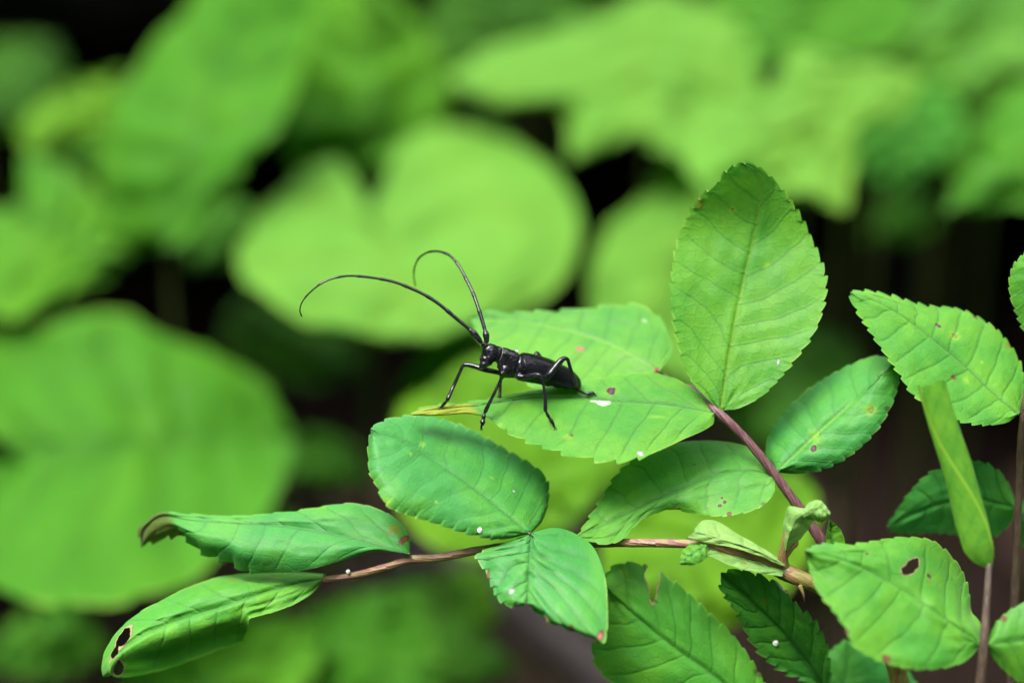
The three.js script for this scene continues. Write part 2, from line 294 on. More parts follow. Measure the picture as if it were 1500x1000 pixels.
// ------------------------------------------------------------------ plants of the forest floor, far out of focus
const groundUnder = (v) => new THREE.Vector3(v.x, -0.012, v.z);
const BM = {}; // shared maps of the far leaves
function farLeaf(o, plant) {
  const S = leafSheet({ nt: 70, ns: 22, tooth: o.tooth ?? (o.teeth ? 12 : 7), teeth: o.teeth ?? 6, pillow: 3.6, rib: 0.5, veins: 6, wobble: 6, ...o });
  const key = o.pal + ((o.variant ?? 0) % 2);
  if (!BM[key]) BM[key] = leafMaps({ ...S, o: { ...S.o, spots: [], scale: 7 } }, 192, 144);
  return part('leaf_blade', S.g, leafMaterial(BM[key], { gloss: o.gloss ?? 0.12, through: o.through ?? 0.45, bump: 0.25, coatRough: 0.5, spec: 0.1 }), plant);
}
function stalkTo(plant, x, y, z, r = 1.3, lean = [0, 0]) { // the leaf stalk from the ground up to the blade
  const top = P(x, y, z), foot = groundUnder(top).add(new THREE.Vector3(lean[0], 0, lean[1])), bend = top.clone().lerp(foot, 0.35).add(new THREE.Vector3(-lean[0] * 0.3, 0.012, -lean[1] * 0.3));
  return part('leaf_stalk', tubeGeo([foot, bend, top], [r * 1.2 / 1000, r / 1000, r * 0.8 / 1000], { sides: 10, seg: 24 }), M.greenStem, plant);
}
function farPlant(name, label, category, group, blades) {
  const b0 = blades[0], at = groundUnder(P(b0.mid[0][0], b0.mid[0][1], b0.z(b0.mid[0][0], b0.mid[0][1], 0, 0)));
  if (b0.lean) at.add(new THREE.Vector3(b0.lean[0], 0, b0.lean[1]));
  const t = thing(name, label, category, at, group);
  for (const b of blades) { farLeaf(b, t); const [x, y] = b.mid[0]; if (!b.nostalk) stalkTo(t, x, y, b.z(x, y, 0, 0) - 0.4, b.r ?? 0.8, b.lean ?? [0, 0]); }
  return t;
}
const plane = (z0, x0, y0, gx, gy, fold = 0, arch = 0) => (x, y, t, s) => z0 + ((x - x0) * gx + (y - y0) * gy) / 100 + fold * Math.abs(s) + arch * Math.sin(Math.PI * t);
const G1 = 'broad round-lobed leaves behind the beetle', G2 = 'lobed pointed leaves of the background';

farPlant('broad_leaf_plant', 'large pale green heart-shaped leaf behind the beetle\'s antennae', 'plant', G1, [
  { pal: 'pale', mid: [[538, 306], [570, 370], [600, 440], [625, 500]], L: [[538, 306], [515, 270], [498, 232], [440, 256], [385, 310], [348, 375], [375, 425], [440, 465], [520, 492], [625, 500]], R: [[538, 306], [562, 270], [582, 215], [640, 186], [720, 198], [790, 232], [838, 290], [848, 350], [825, 408], [770, 450], [710, 485], [625, 500]], z: plane(-158, 545, 288, 0, 17, -4, 3), veins: 5 }]);
farPlant('broad_leaf_plant', 'upright green leaf cupped behind the pale heart-shaped leaf', 'plant', G1, [
  { pal: 'broad', mid: [[530, 252], [535, 195], [545, 110], [545, 10], [540, -40]], L: [[530, 252], [460, 262], [412, 205], [425, 110], [440, 20], [470, -30], [540, -40]], R: [[530, 252], [592, 244], [642, 200], [658, 140], [640, 80], [600, 15], [540, -40]], z: (x, y, t, s) => -178 - 8 * t + (s < 0 ? -16 * Math.pow(-s, 1.5) : -6 * s), veins: 5, variant: 1 }]);
farPlant('broad_leaf_plant', 'tall folded green leaf at upper left with bright right margin', 'plant', G1, [
  { pal: 'broad', mid: [[245, 365], [265, 260], [310, 150], [345, 60], [370, -20], [385, -60]], L: [[245, 365], [165, 355], [145, 270], [165, 160], [215, 80], [265, 20], [310, -40], [385, -60]], R: [[245, 365], [275, 350], [315, 295], [372, 225], [425, 150], [452, 60], [462, -20], [385, -60]], z: (x, y, t, s) => -150 - 20 * t + 3 * Math.sin(t * 5) + (s > 0 ? 7 * s : -10 * Math.pow(-s, 1.4)), veins: 6, wobble: 4 }]);
farPlant('broad_leaf_plant', 'spreading green leaf at the left edge below the folded leaf', 'plant', G1, [
  { pal: 'broad', mid: [[30, 300], [80, 330], [130, 360], [195, 378]], L: [[30, 300], [40, 232], [90, 245], [140, 285], [165, 335], [195, 378]], R: [[30, 300], [-70, 330], [-60, 440], [20, 462], [90, 435], [150, 405], [195, 378]], z: plane(-165, 30, 300, 0, 14, -6, 4), variant: 1 }]);
farPlant('broad_leaf_plant', 'very large green heart-shaped leaf at left with notch at the frame edge', 'plant', G1, [
  { pal: 'broad', mid: [[22, 655], [130, 650], [260, 645], [360, 640], [432, 645]], L: [[22, 655], [-70, 600], [-60, 510], [60, 478], [170, 458], [235, 490], [330, 528], [395, 575], [432, 645]], R: [[22, 655], [-60, 700], [-70, 810], [40, 878], [150, 884], [260, 858], [340, 800], [405, 725], [432, 645]], z: (x, y, t, s) => -128 + (y - 655) * 0.13 + (s > 0 ? 6 * s : -3 * s) - 6 * t + 4 * Math.sin(x * 0.012), veins: 6, wobble: 5 }]);
farPlant('broad_leaf_plant', 'small dim green leaf in the shade between the large left leaves', 'plant', G1, [
  { pal: 'olive', mid: [[330, 470], [400, 490], [470, 520], [535, 545]], L: [[330, 470], [360, 440], [430, 450], [500, 490], [535, 545]], R: [[330, 470], [330, 510], [390, 545], [460, 565], [535, 545]], z: plane(-210, 330, 470, 0, 12, -4) }]);
farPlant('broad_leaf_plant', 'bright yellow-green leaf under the beetle\'s perch', 'plant', G1, [
  { pal: 'lime', mid: [[640, 560], [710, 630], [780, 700], [840, 770]], L: [[640, 560], [700, 520], [790, 530], [870, 580], [915, 650], [905, 700], [840, 770]], R: [[640, 560], [590, 590], [575, 680], [600, 770], [680, 815], [770, 805], [840, 770]], z: plane(-118, 640, 560, -2, 12, -3, 3), gloss: 0.06, through: 0.55 }]);
farPlant('broad_leaf_plant', 'saturated mid-green leaf between the pale leaf and the beetle', 'plant', G1, [
  { pal: 'olive', mid: [[720, 500], [680, 550], [640, 600], [590, 650]], L: [[720, 500], [650, 490], [600, 545], [580, 600], [590, 650]], R: [[720, 500], [770, 530], [740, 600], [680, 650], [590, 650]], z: plane(-150, 720, 500, 0, 13, -3) }]);
farPlant('broad_leaf_plant', 'yellow-green leaf under the reddish leaf stalk at lower right', 'plant', G1, [
  { pal: 'lime', mid: [[1150, 680], [1080, 740], [1010, 810], [950, 880]], L: [[1150, 680], [1060, 670], [960, 710], [885, 790], [890, 860], [950, 880]], R: [[1150, 680], [1195, 720], [1185, 810], [1130, 890], [1040, 920], [950, 880]], z: plane(-96, 1150, 680, 2, 11, -3, 2), gloss: 0.06, through: 0.55, variant: 1 }]);
farPlant('broad_leaf_plant', 'dim olive-green leaf behind the tall serrated leaflet\'s right side', 'plant', G1, [
  { pal: 'olive', mid: [[1250, 500], [1190, 540], [1120, 580], [1070, 630]], L: [[1250, 500], [1180, 480], [1100, 520], [1060, 580], [1070, 630]], R: [[1250, 500], [1255, 560], [1200, 640], [1130, 660], [1070, 630]], z: plane(-170, 1250, 500, 0, 13, -4) }]);
farPlant('broad_leaf_plant', 'yellow-green leaf seen between the pale leaf and the tall leaflet', 'plant', G1, [
  { pal: 'pale', mid: [[1070, 235], [1015, 330], [960, 430], [935, 530]], L: [[1070, 235], [990, 240], [930, 300], [874, 360], [866, 430], [880, 500], [935, 530]], R: [[1070, 235], [1125, 330], [1090, 450], [1030, 560], [935, 530]], z: plane(-172, 1070, 235, 0, 12, -5, 3), teeth: 5, tooth: 10 }]);
const G3 = 'small shaded leaves deep between the larger ones';
for (const [label, pal, x, y, r, a, z] of [
  ['dim green leaf deep in the gap left of the rounded leaflet', 'broad', 480, 680, 72, 0.6, -180], ['shaded leaf deep in the lower left corner', 'broad', 60, 945, 90, 2.6, -150],
  ['shaded leaf under the tall folded leaf', 'broad', 330, 345, 70, 2.2, -200], ['shaded leaf low between the big left leaf and the curled leaflet', 'broad', 430, 800, 70, 0.4, -175],
  ['shaded leaf behind the top of the cupped leaf', 'broad', 690, 230, 60, 1.9, -270], ['dim leaf under the bluish pointed leaf at right', 'broad', 1320, 320, 60, 2.4, -225],
  ['shaded leaf in the gap above the left edge leaf', 'broad', 130, 225, 50, 0.9, -260], ['dim leaf beneath the corner leaf at upper right', 'broad', 1420, 220, 70, 1.2, -260],
  ['shaded leaf under the top edge left of the lobed leaf', 'broad', 820, 30, 60, 1.0, -290], ['dim leaf just above the fallen stick', 'lime', 690, 870, 62, 1.0, -150]]) {
  const c = Math.cos(a), d = Math.sin(a), q = (u, v) => [x + r * (u * c - v * d), y + r * (u * d + v * c) * 0.7];
  farPlant('seedling', label, 'seedling', G3, [{ pal, mid: [q(-1, 0), q(-0.3, 0.05), q(0.4, 0), q(1.15, 0)], L: [q(-1, 0), q(-0.9, -0.5), q(-0.2, -0.75), q(0.5, -0.5), q(1.15, 0)], R: [q(-1, 0), q(-0.9, 0.5), q(-0.2, 0.75), q(0.5, 0.5), q(1.15, 0)], z: plane(z, x, y, 0, 14, -4, 2), variant: x & 1 }]);
}

// lobed leaves: pointed lobes come from margins that run in and out
farPlant('lobed_leaf_plant', 'large bright yellow-green lobed leaf at top centre', 'plant', G2, [
  { pal: 'pale', mid: [[960, -20], [950, 60], [935, 130], [955, 220]], L: [[960, -20], [880, 20], [760, 60], [660, 110], [735, 150], [810, 150], [838, 190], [835, 235], [880, 215], [905, 190], [955, 220]], R: [[960, -20], [1060, 20], [1105, 75], [1108, 140], [1075, 170], [1050, 200], [1000, 235], [955, 220]], z: plane(-190, 960, -20, 0, 14, -6, 3) }]);
farPlant('lobed_leaf_plant', 'bright green lobed leaf with a pointed lower lobe behind the tall leaflet', 'plant', G2, [
  { pal: 'pale', mid: [[1250, 90], [1200, 150], [1150, 220], [1110, 300]], L: [[1250, 90], [1160, 70], [1130, 130], [1075, 150], [1020, 190], [1010, 250], [1060, 300], [1110, 300]], R: [[1250, 90], [1345, 110], [1330, 160], [1265, 195], [1250, 250], [1238, 305], [1190, 290], [1110, 300]], z: plane(-160, 1250, 90, -2, 13, -5, 3), variant: 1 }]);
farPlant('lobed_leaf_plant', 'bluish green pointed leaf cut by the right edge of the picture', 'plant', G2, [
  { pal: 'broad', mid: [[1600, 130], [1540, 190], [1470, 250], [1385, 310]], L: [[1600, 130], [1510, 120], [1450, 160], [1430, 210], [1405, 260], [1385, 310]], R: [[1600, 130], [1640, 240], [1580, 310], [1500, 300], [1450, 308], [1385, 310]], z: plane(-150, 1600, 130, 0, 12, -4) }]);
farPlant('lobed_leaf_plant', 'muted green lobed leaf in the upper right corner', 'plant', G2, [
  { pal: 'broad', mid: [[1480, -40], [1450, 20], [1420, 80], [1400, 150]], L: [[1480, -40], [1380, -20], [1320, 40], [1290, 90], [1345, 110], [1370, 140], [1400, 150]], R: [[1480, -40], [1580, 10], [1560, 90], [1490, 110], [1450, 140], [1400, 150]], z: plane(-215, 1480, -40, 0, 12, -4), variant: 1, gloss: 0.4 }]);
farPlant('lobed_leaf_plant', 'dark green shaded leaf below the upper right corner leaf', 'plant', G2, [
  { pal: 'deep', mid: [[1300, 110], [1330, 170], [1345, 220], [1330, 275]], L: [[1300, 110], [1260, 170], [1255, 230], [1290, 270], [1330, 275]], R: [[1300, 110], [1380, 120], [1410, 180], [1390, 235], [1330, 275]], z: plane(-195, 1300, 110, 0, 10, -4) }]);
farPlant('lobed_leaf_plant', 'soft green leaf along the top edge right of centre', 'plant', G2, [
  { pal: 'broad', mid: [[1190, -40], [1160, 10], [1140, 50], [1120, 100]], L: [[1190, -40], [1080, -30], [1030, 10], [1060, 60], [1120, 100]], R: [[1190, -40], [1320, -30], [1340, 40], [1260, 85], [1180, 80], [1120, 100]], z: plane(-205, 1190, -40, 0, 12, -4) }]);
farPlant('lobed_leaf_plant', 'shaded green leaf at the top between the cupped leaf and the lobed leaf', 'plant', G2, [
  { pal: 'olive', mid: [[760, -40], [730, 20], [710, 80], [690, 140]], L: [[760, -40], [660, -30], [625, 30], [640, 100], [690, 140]], R: [[760, -40], [850, 40], [800, 70], [760, 110], [690, 140]], z: plane(-230, 760, -40, 0, 12, -4) }]);
farPlant('lobed_leaf_plant', 'small bright yellow leaf left of the tall folded leaf', 'plant', G2, [
  { pal: 'lime', mid: [[45, 235], [80, 190], [120, 160], [180, 105]], L: [[45, 235], [30, 190], [70, 150], [120, 120], [180, 105]], R: [[45, 235], [90, 215], [150, 190], [190, 150], [180, 105]], z: plane(-185, 45, 235, 0, 12, -4) }]);
farPlant('lobed_leaf_plant', 'dull green leaf in the upper left corner', 'plant', G2, [
  { pal: 'olive', mid: [[-30, 180], [20, 140], [55, 100], [80, 60]], L: [[-30, 180], [-60, 100], [0, 60], [80, 60]], R: [[-30, 180], [40, 200], [80, 160], [95, 110], [80, 60]], z: plane(-215, -30, 180, 0, 12, -4) }]);
farPlant('lobed_leaf_plant', 'yellow-green toothed leaf low in the centre beside the fallen stick', 'plant', G2, [
  { pal: 'olive', mid: [[600, 1010], [620, 960], [650, 900], [660, 840]], L: [[600, 1010], [560, 980], [570, 920], [560, 880], [600, 850], [660, 840]], R: [[600, 1010], [680, 1005], [755, 980], [710, 930], [725, 880], [700, 850], [660, 840]], z: plane(-130, 600, 1010, 0, 12, -3), variant: 1 }]);
farPlant('broad_leaf_plant', 'mid-green leaf low in the centre under the reddish twig', 'plant', G1, [
  { pal: 'broad', mid: [[560, 1040], [550, 980], [540, 920], [560, 860]], L: [[560, 1040], [470, 1030], [440, 960], [460, 890], [560, 860]], R: [[560, 1040], [640, 1040], [640, 960], [610, 890], [560, 860]], z: plane(-122, 560, 1040, 0, 13, -3) }]);
farPlant('broad_leaf_plant', 'green leaf behind the curled leaflet at lower left', 'plant', G1, [
  { pal: 'broad', mid: [[250, 1060], [310, 1000], [380, 950], [450, 905]], L: [[250, 1060], [180, 1010], [220, 930], [320, 900], [450, 905]], R: [[250, 1060], [360, 1060], [440, 1010], [470, 950], [450, 905]], z: plane(-110, 250, 1060, 0, 12, -3), variant: 1 }]);

{ // leaf cover added out of view all round; it keeps the low light of the sky off the soil
  const R = rng(515), g = new THREE.PlaneGeometry(1, 0.7, 8, 6), p = g.attributes.position; g.rotateX(-Math.PI / 2);
  for (let i = 0; i < p.count; i++) { const x = p.getX(i), z = p.getZ(i), w = Math.sqrt(Math.max(0, 1 - 4 * x * x)); p.setXYZ(i, x, -0.5 * x * x + 0.3 * z * z, z * w); }
  g.computeVertexNormals();
  const max = 9000, im = new THREE.InstancedMesh(g, new THREE.MeshPhysicalMaterial({ color: 0xffffff, roughness: 0.9, specularIntensity: 0.12, transmission: 0.35, side: THREE.DoubleSide }), max), mt = new THREE.Matrix4(), q = new THREE.Quaternion(), e = new THREE.Euler(), c = new THREE.Color(), v = new THREE.Vector3(), w = new THREE.Vector3();
  let n = 0;
  for (let k = 0; k < 90000 && n < max; k++) {
    const a = R() * 6.2832, r = 0.2 + 2.2 * Math.pow(R(), 2.3); v.set(Math.cos(a) * r, 0, Math.sin(a) * r - 0.35); v.y = 0.03 + R() * (r < 0.6 ? 0.26 : 0.44);
    w.copy(v).sub(camera.position); const d = w.dot(fwd), x = Math.abs(w.dot(right)) / d, y = w.dot(up) / d;
    if (d > 0 && x < TAN * 1.5 + 0.06 / d && Math.abs(y) < TAN + 0.06 / d) continue;
    if (v.distanceTo(camera.position) < 0.22) continue;
    e.set((R() - 0.5) * 0.9, R() * 6.3, (R() - 0.5) * 0.9); q.setFromEuler(e); const s = 0.05 + 0.06 * R();
    mt.compose(v, q, w.set(s, s, s)); im.setMatrixAt(n, mt); const b = 0.7 + 0.6 * R(); im.setColorAt(n, c.setRGB(0.03 * b, 0.11 * b, 0.012 * b)); n++;
  }
  im.count = n;
  // unseen ring of boughs added to block the low sky; lower at the back for leaf sheen
  const addedBoughs = new THREE.InstancedMesh(g, im.material, 9000); let nw = 0;
  for (let k = 0; k < 9000; k++) {
    const a = R() * 6.2832, r = 2.6 + 2.2 * R(), back = Math.sin(a) < -0.35; v.set(Math.cos(a) * r, 0, Math.sin(a) * r); v.y = 0.2 + R() * (back ? 2.0 : 4.2);
    e.set((R() - 0.5) * 2.4, R() * 6.3, (R() - 0.5) * 2.4); q.setFromEuler(e); const s = 0.22 + 0.22 * R();
    mt.compose(v, q, w.set(s, s, s)); addedBoughs.setMatrixAt(nw, mt); const b = 0.7 + 0.6 * R(); addedBoughs.setColorAt(nw++, c.setRGB(0.025 * b, 0.07 * b, 0.012 * b));
  }
  addedBoughs.name = 'added_shrubs'; addedBoughs.userData = { kind: 'stuff', label: 'unseen green boughs added all round to block the low sky', category: 'added_shrubs' }; addedBoughs.castShadow = addedBoughs.receiveShadow = true; scene.add(addedBoughs);
  im.name = 'added_undergrowth'; im.userData = { kind: 'stuff', label: 'green leaves added out of view to shade the forest floor', category: 'added_undergrowth' }; im.castShadow = im.receiveShadow = true; scene.add(im);
}
// a stick on the ground and a pale stone-like bark piece beyond it
{
  const bark = stemMaterial(31, [0.042, 0.024, 0.03], [0.06, 0.038, 0.044], [0.03, 0.02, 0.02]);
  const G = (x, y, lift = 0) => { const d = P(x, y, 0).sub(camera.position).normalize(); return camera.position.clone().addScaledVector(d, (lift - camera.position.y) / d.y); };
  const zOf = (v) => (DIST - v.clone().sub(camera.position).dot(fwd)) * 1000;
  const a = G(500, 960, 0.0), m0 = P(640, 832, -236), b = P(770, 905, -195), c = P(905, 1015, -165), d = P(1040, 1120, -140);
  const t = thing('fallen_stick', 'purplish brown stick leaning up from the dark soil at bottom centre', 'stick', a.clone());
  part('bark', tubeGeo([a, m0, b, c, d], [0.006, 0.006, 0.0058, 0.0062, 0.006], { sides: 14, seg: 90, bump: 0.08, seed: 4 }), bark, t);
  const e = G(-160, -10, 0.02), f = G(60, -14, 0.02), h = G(300, -40, 0.02);
  const t2 = thing('fallen_branch', 'grey-mauve fallen branch in the top left corner', 'branch', f.clone());
  part('bark', tubeGeo([e, f, h], [0.032, 0.034, 0.03], { sides: 16, seg: 50, bump: 0.08, seed: 9 }), stemMaterial(33, [0.075, 0.055, 0.07], [0.1, 0.075, 0.09]), t2);
  const g2 = G(1310, 400, 0.01), t3 = thing('dead_leaf', 'grey dry dead leaf in the dark gap right of the tall leaflet', 'dead leaf', g2.clone());
  const S = leafSheet({ pal: 'dark', nt: 30, ns: 12, tooth: 0, pillow: 1, wobble: 4, mid: [[1280, 365], [1300, 395], [1330, 430]], L: [[1280, 365], [1285, 405], [1330, 430]], R: [[1280, 365], [1325, 385], [1330, 430]], z: (x, y) => zOf(G(x, y, 0.012)) });
  part('leaf_blade', S.g, new THREE.MeshStandardMaterial({ color: new THREE.Color().setRGB(0.12, 0.09, 0.09), roughness: 0.8, side: THREE.DoubleSide }), t3);
}

// ------------------------------------------------------------------ the rose plant that carries the beetle
const rose = thing('rose_plant', 'serrated compound leaves on reddish stalks, carrying the beetle in the middle', 'plant', P(1330, 1040, -10));
const cane = part('cane', stem([[1330, 1040, -10, 1.5], [1290, 920, -4, 1.3], [1230, 872, 0, 1.15], [1185, 852, 2, 1.1], [1150, 838, 2, 1.25], [1100, 815, 2, 0.75]], 1.1, { bump: 0.12, seed: 2 }), M.cane, rose);
part('thorn', stem([[1172, 856, 3, 0.35], [1177, 870, 3.4, 0.18], [1179, 882, 3.2, 0.02]], 0.2, { seg: 14, sides: 8 }), M.cane, rose);
const stalk1 = part('leaf_stalk', stem([[1155, 834, 2, 1.0], [1110, 816, 2.6, 0.8], [1050, 801, 3, 0.72], [1000, 796, 2.8, 0.65], [930, 795, 2.0, 0.62], [860, 796, 1.2, 0.62], [775, 797, 0.8, 0.62], [700, 806, 1.2, 0.62], [640, 817, 1, 0.6], [598, 820, 0, 0.66], [570, 829, -0.6, 0.55], [520, 842, -1.6, 0.5], [470, 849, -2.2, 0.42]], 0.6, { seg: 160, bump: 0.1, seed: 8 }), M.rachis, rose, 'pinkish leaf stalk running left');
const stalk2 = part('leaf_stalk', stem([[1262, 880, -3, 1.0], [1235, 830, -3, 0.9], [1205, 793, -2.5, 0.85], [1172, 745, -1.5, 0.78], [1135, 695, -0.8, 0.68], [1092, 642, -0.4, 0.66], [1050, 602, -0.4, 0.72], [1034, 586, -3, 0.42], [1016, 568, -6, 0.3], [995, 563, -8, 0.25], [967, 545, -9, 0.22]], 0.7, { seg: 160, bump: 0.1, seed: 18 }), M.purple, rose, 'purple leaf stalk running up to the tall leaflet');

part('leaf_stalk', stem([[776, 797, 0.8, 0.4], [777, 788, 2.2, 0.32], [777, 780, 3.7, 0.22]], 0.3, { seg: 14, sides: 8 }), M.rachis, stalk1);
const beetleLeaf = leaf({ pal: 'fresh', nt: 260, ns: 46, teeth: 15, tooth: 11, veins: 9, pillow: 0.34, rib: 0.25, wobble: 0.5,
  mid: [[1047, 603], [980, 592], [900, 586], [840, 581], [770, 583], [690, 594], [640, 599], [603, 606]],
  L: [[1047, 602], [1022, 574], [990, 555], [950, 546], [900, 551], [850, 558], [770, 574], [690, 588], [645, 592], [615, 598], [602, 605]],
  R: [[1047, 605], [1044, 622], [1000, 644], [940, 670], [900, 676], [850, 669], [800, 656], [765, 643], [735, 628], [715, 613], [682, 606], [640, 609], [603, 608]],
  toothAt: (t, s) => s > 0 ? sst(0.22, 0.32, t) * (1 - sst(0.70, 0.74, t)) : 0.25,
  z: (x, y, t, s) => -1.5 + (y - 588) * 0.098 + (s < 0 ? -0.8 * s * s : 0.6 * Math.sin(Math.PI * s)) + (x < 760 ? (760 - x) * 0.006 : 0),
  yellow: (t, s) => 0.15 + 0.35 * sst(0.5, 1, Math.abs(s)) * (1 - t),
  spots: [[895, 573, 7.5, 'brown', 0.95], [881, 590.5, 9, 'scar', 1.2], [871, 588, 7, 'scar', 1.8], [889, 589, 6, 'scar', 0.9], [938, 664, 5, 'grey'], [830, 640, 7, 'yellow'], [838, 637, 2.5, 'rust'], [733, 622, 6, 'yellow'], [690, 603, 6, 'yellow', 2],  [960, 610, 14, 'yellow', 3]],
  extra: (c, t, s, x, y, f) => { const m = sst(0.77, 0.83, t + 0.06 * (f - 0.5)) * sst(-0.9, -0.4, s); return c.map((v, n) => mix(v, [0.22, 0.24, 0.008][n], m * 0.9)); },
  mat: { gloss: 0.4, through: 0.42, bump: 0.16 } }, stalk2, 'leaflet', 'broad spotted leaflet under the beetle with a bitten front margin');
leaf({ pal: 'fresh', teeth: 9, tooth: 5, veins: 8, pillow: 0.3, wobble: 0.8,
  mid: [[967, 543], [920, 516], [870, 494], [810, 478], [750, 468], [688, 466]],
  L: [[967, 543], [985, 515], [978, 485], [960, 460], [935, 447], [890, 448], [830, 454], [760, 457], [705, 457], [688, 463]],
  R: [[967, 543], [930, 556], [870, 566], [800, 572], [750, 548], [715, 515], [695, 490], [688, 469]],
  z: (x, y, t, s) => -8 + (y - 543) * 0.105 - 2 * t + (s < 0 ? 0.6 : -0.5) * Math.abs(s) + (x > 940 ? (x - 940) * 0.0 : 0),
  yellow: (t, s) => 0.3 + (s > 0 ? 0.25 : 0), midrib: [0.13, 0.30, 0.03],
  spots: [[850, 512, 6.5, 'pink', 1.6], [962, 541, 5, 'pink'], [945, 470, 5, 'scar', 3], [890, 560, 8, 'olive', 3]], mat: { gloss: 0.55, through: 0.42 } }, stalk2, 'leaflet', 'pale pink-spotted leaflet behind the beetle');
leaf({ pal: 'fresh', teeth: 24, tooth: 5.5, veins: 9, pillow: 0.3, rib: 0.3, wobble: 0.7, veinCurl: 0.2, nt: 240, ns: 44,
  mid: [[1057, 601], [1063, 560], [1070, 515], [1081, 455], [1094, 395], [1106, 345], [1114, 300], [1112, 265], [1085, 238]],
  L: [[1055, 600], [1040, 588], [1012, 556], [993, 505], [984, 445], [985, 395], [995, 345], [1010, 312], [1028, 286], [1048, 272], [1062, 252], [1085, 238]],
  R: [[1059, 601], [1085, 597], [1120, 577], [1160, 533], [1194, 485], [1208, 445], [1210, 405], [1194, 360], [1174, 318], [1150, 283], [1126, 256], [1105, 241], [1085, 238]],
  z: (x, y, t, s) => { const yy = y - 601; return yy * 0.022 + (s < 0 ? 1.6 : 2.2) * Math.pow(Math.abs(s), 1.3) * Math.sin(Math.PI * Math.min(1, t * 1.15)) + 8.5 * Math.pow(sst(0.62, 1.1, t), 1.2) * 1.3; },
  midrib: [0.12, 0.25, 0.02], yellow: (t, s) => 0.1 + (s < 0 ? 0.2 : 0) - 0.5 * sst(0.75, 0.95, t),
  spots: [[1073, 306, 7, 'yellow'], [1073, 306, 2, 'rust'], [1123, 388, 6, 'yellow'], [1026, 300, 8, 'olive'], [1140, 530, 4, 'grey', 2]], mat: { gloss: 0.42, through: 0.40, bump: 0.16 } }, stalk2, 'leaflet', 'tall upright serrated leaflet with a yellow midrib');
leaf({ pal: 'cool', teeth: 15, tooth: 3, veins: 7, pillow: 0.3, rib: 0.3, wobble: 0.5,
  mid: [[1137, 690], [1165, 665], [1200, 632], [1240, 596], [1280, 558], [1312, 529]],
  L: [[1137, 689], [1123, 665], [1127, 635], [1150, 602], [1190, 566], [1240, 537], [1285, 521], [1312, 528]],
  R: [[1138, 692], [1168, 694], [1210, 686], [1250, 664], [1285, 630], [1306, 595], [1317, 560], [1316, 537], [1312, 530]],
  z: (x, y, t, s) => -1 - 1.5 * t + (y - 690 + (x - 1137) * 0.85) * 0.05 - 2.5 * Math.pow(Math.abs(s), 2) - (s < 0 ? 2.2 * sst(0.5, 1, t) : 0), midrib: [0.10, 0.23, 0.03],
  spots: [[1276, 600, 5, 'brown'], [1192, 657, 5, 'brown'], [1202, 635, 2, 'brown'], [1300, 598, 4, 'dry'], [1276, 600, 11, 'yellow'], [1195, 640, 10, 'yellow', 0.6]], mat: { gloss: 0.4, through: 0.3 } }, stalk2, 'leaflet', 'bluish green leaflet with brown spots right of the purple stalk');
leaf({ pal: 'fresh', teeth: 17, tooth: 5, veins: 7, pillow: 0.3, rib: 0.3, wobble: 0.6,
  mid: [[1133, 694], [1095, 688], [1050, 695], [1000, 714], [950, 735], [900, 760], [845, 786]],
  L: [[1134, 690], [1118, 668], [1092, 653], [1040, 645], [985, 650], [945, 666], [912, 685], [892, 712], [870, 748], [845, 785]],
  R: [[1135, 700], [1134, 722], [1115, 742], [1085, 752], [1050, 756], [1015, 752], [985, 746], [950, 756], [925, 775], [912, 790], [885, 797], [845, 787]],
  toothAt: (t, s) => s > 0 ? 0.5 : sst(0.45, 0.55, t),
  z: (x, y, t, s) => -1 - 3 * t + (y - 694) * 0.075 + (s < 0 ? -0.5 * s * s : -0.5 * s * s) - (s > 0 ? 1.6 * Math.pow(s, 3) * Math.exp(-Math.pow((x - 1000) / 45, 2)) : 0), yellow: () => 0,
  spots: [[1062, 735, 3, 'brown'], [1054, 740, 3, 'brown'], [1058, 730, 2, 'brown'], [1120, 738, 5, 'dry'], [1070, 752, 4, 'rust'], [1018, 681, 2.5, 'brown', 2], [990, 748, 12, 'olive', 2]], mat: { gloss: 0.45, through: 0.35 } }, stalk2, 'leaflet', 'leaflet left of the purple stalk with a drooping dark lower margin');

leaf({ pal: 'cool', teeth: 19, tooth: 4, veins: 7, pillow: 0.34, rib: 0.3, wobble: 0.6, nt: 220, ns: 42,
  mid: [[777, 781], [730, 742], [680, 704], [630, 670], [585, 643], [543, 628]],
  L: [[776, 782], [730, 790], [680, 780], [640, 767], [600, 755], [568, 742], [553, 715], [541, 690], [539, 655], [543, 630]],
  R: [[779, 780], [795, 762], [804, 730], [801, 702], [782, 682], [745, 660], [705, 637], [665, 619], [620, 609], [580, 611], [555, 619], [543, 627]],
  z: (x, y, t, s) => 3.5 - 2.2 * t + (y - 780 + (777 - x) * 0.68) * 0.075 - 1.2 * Math.pow(Math.abs(s), 2.2) - (s > 0 ? 1.2 * Math.pow(s, 12) : 1.0 * Math.pow(-s, 6)), yellow: (t, s) => (s < -0.6 && t > 0.5 ? 0.3 : -0.1),
  spots: [[618, 650, 6, 'yellow'], [600, 665, 4, 'yellow'], [720, 700, 3, 'yellow'], [565, 735, 9, 'yellow'], [752, 720, 2, 'grey'], [640, 735, 4, 'yellow']], mat: { gloss: 0.5, through: 0.32 } }, stalk1, 'leaflet', 'bluish green rounded leaflet below left of the beetle');
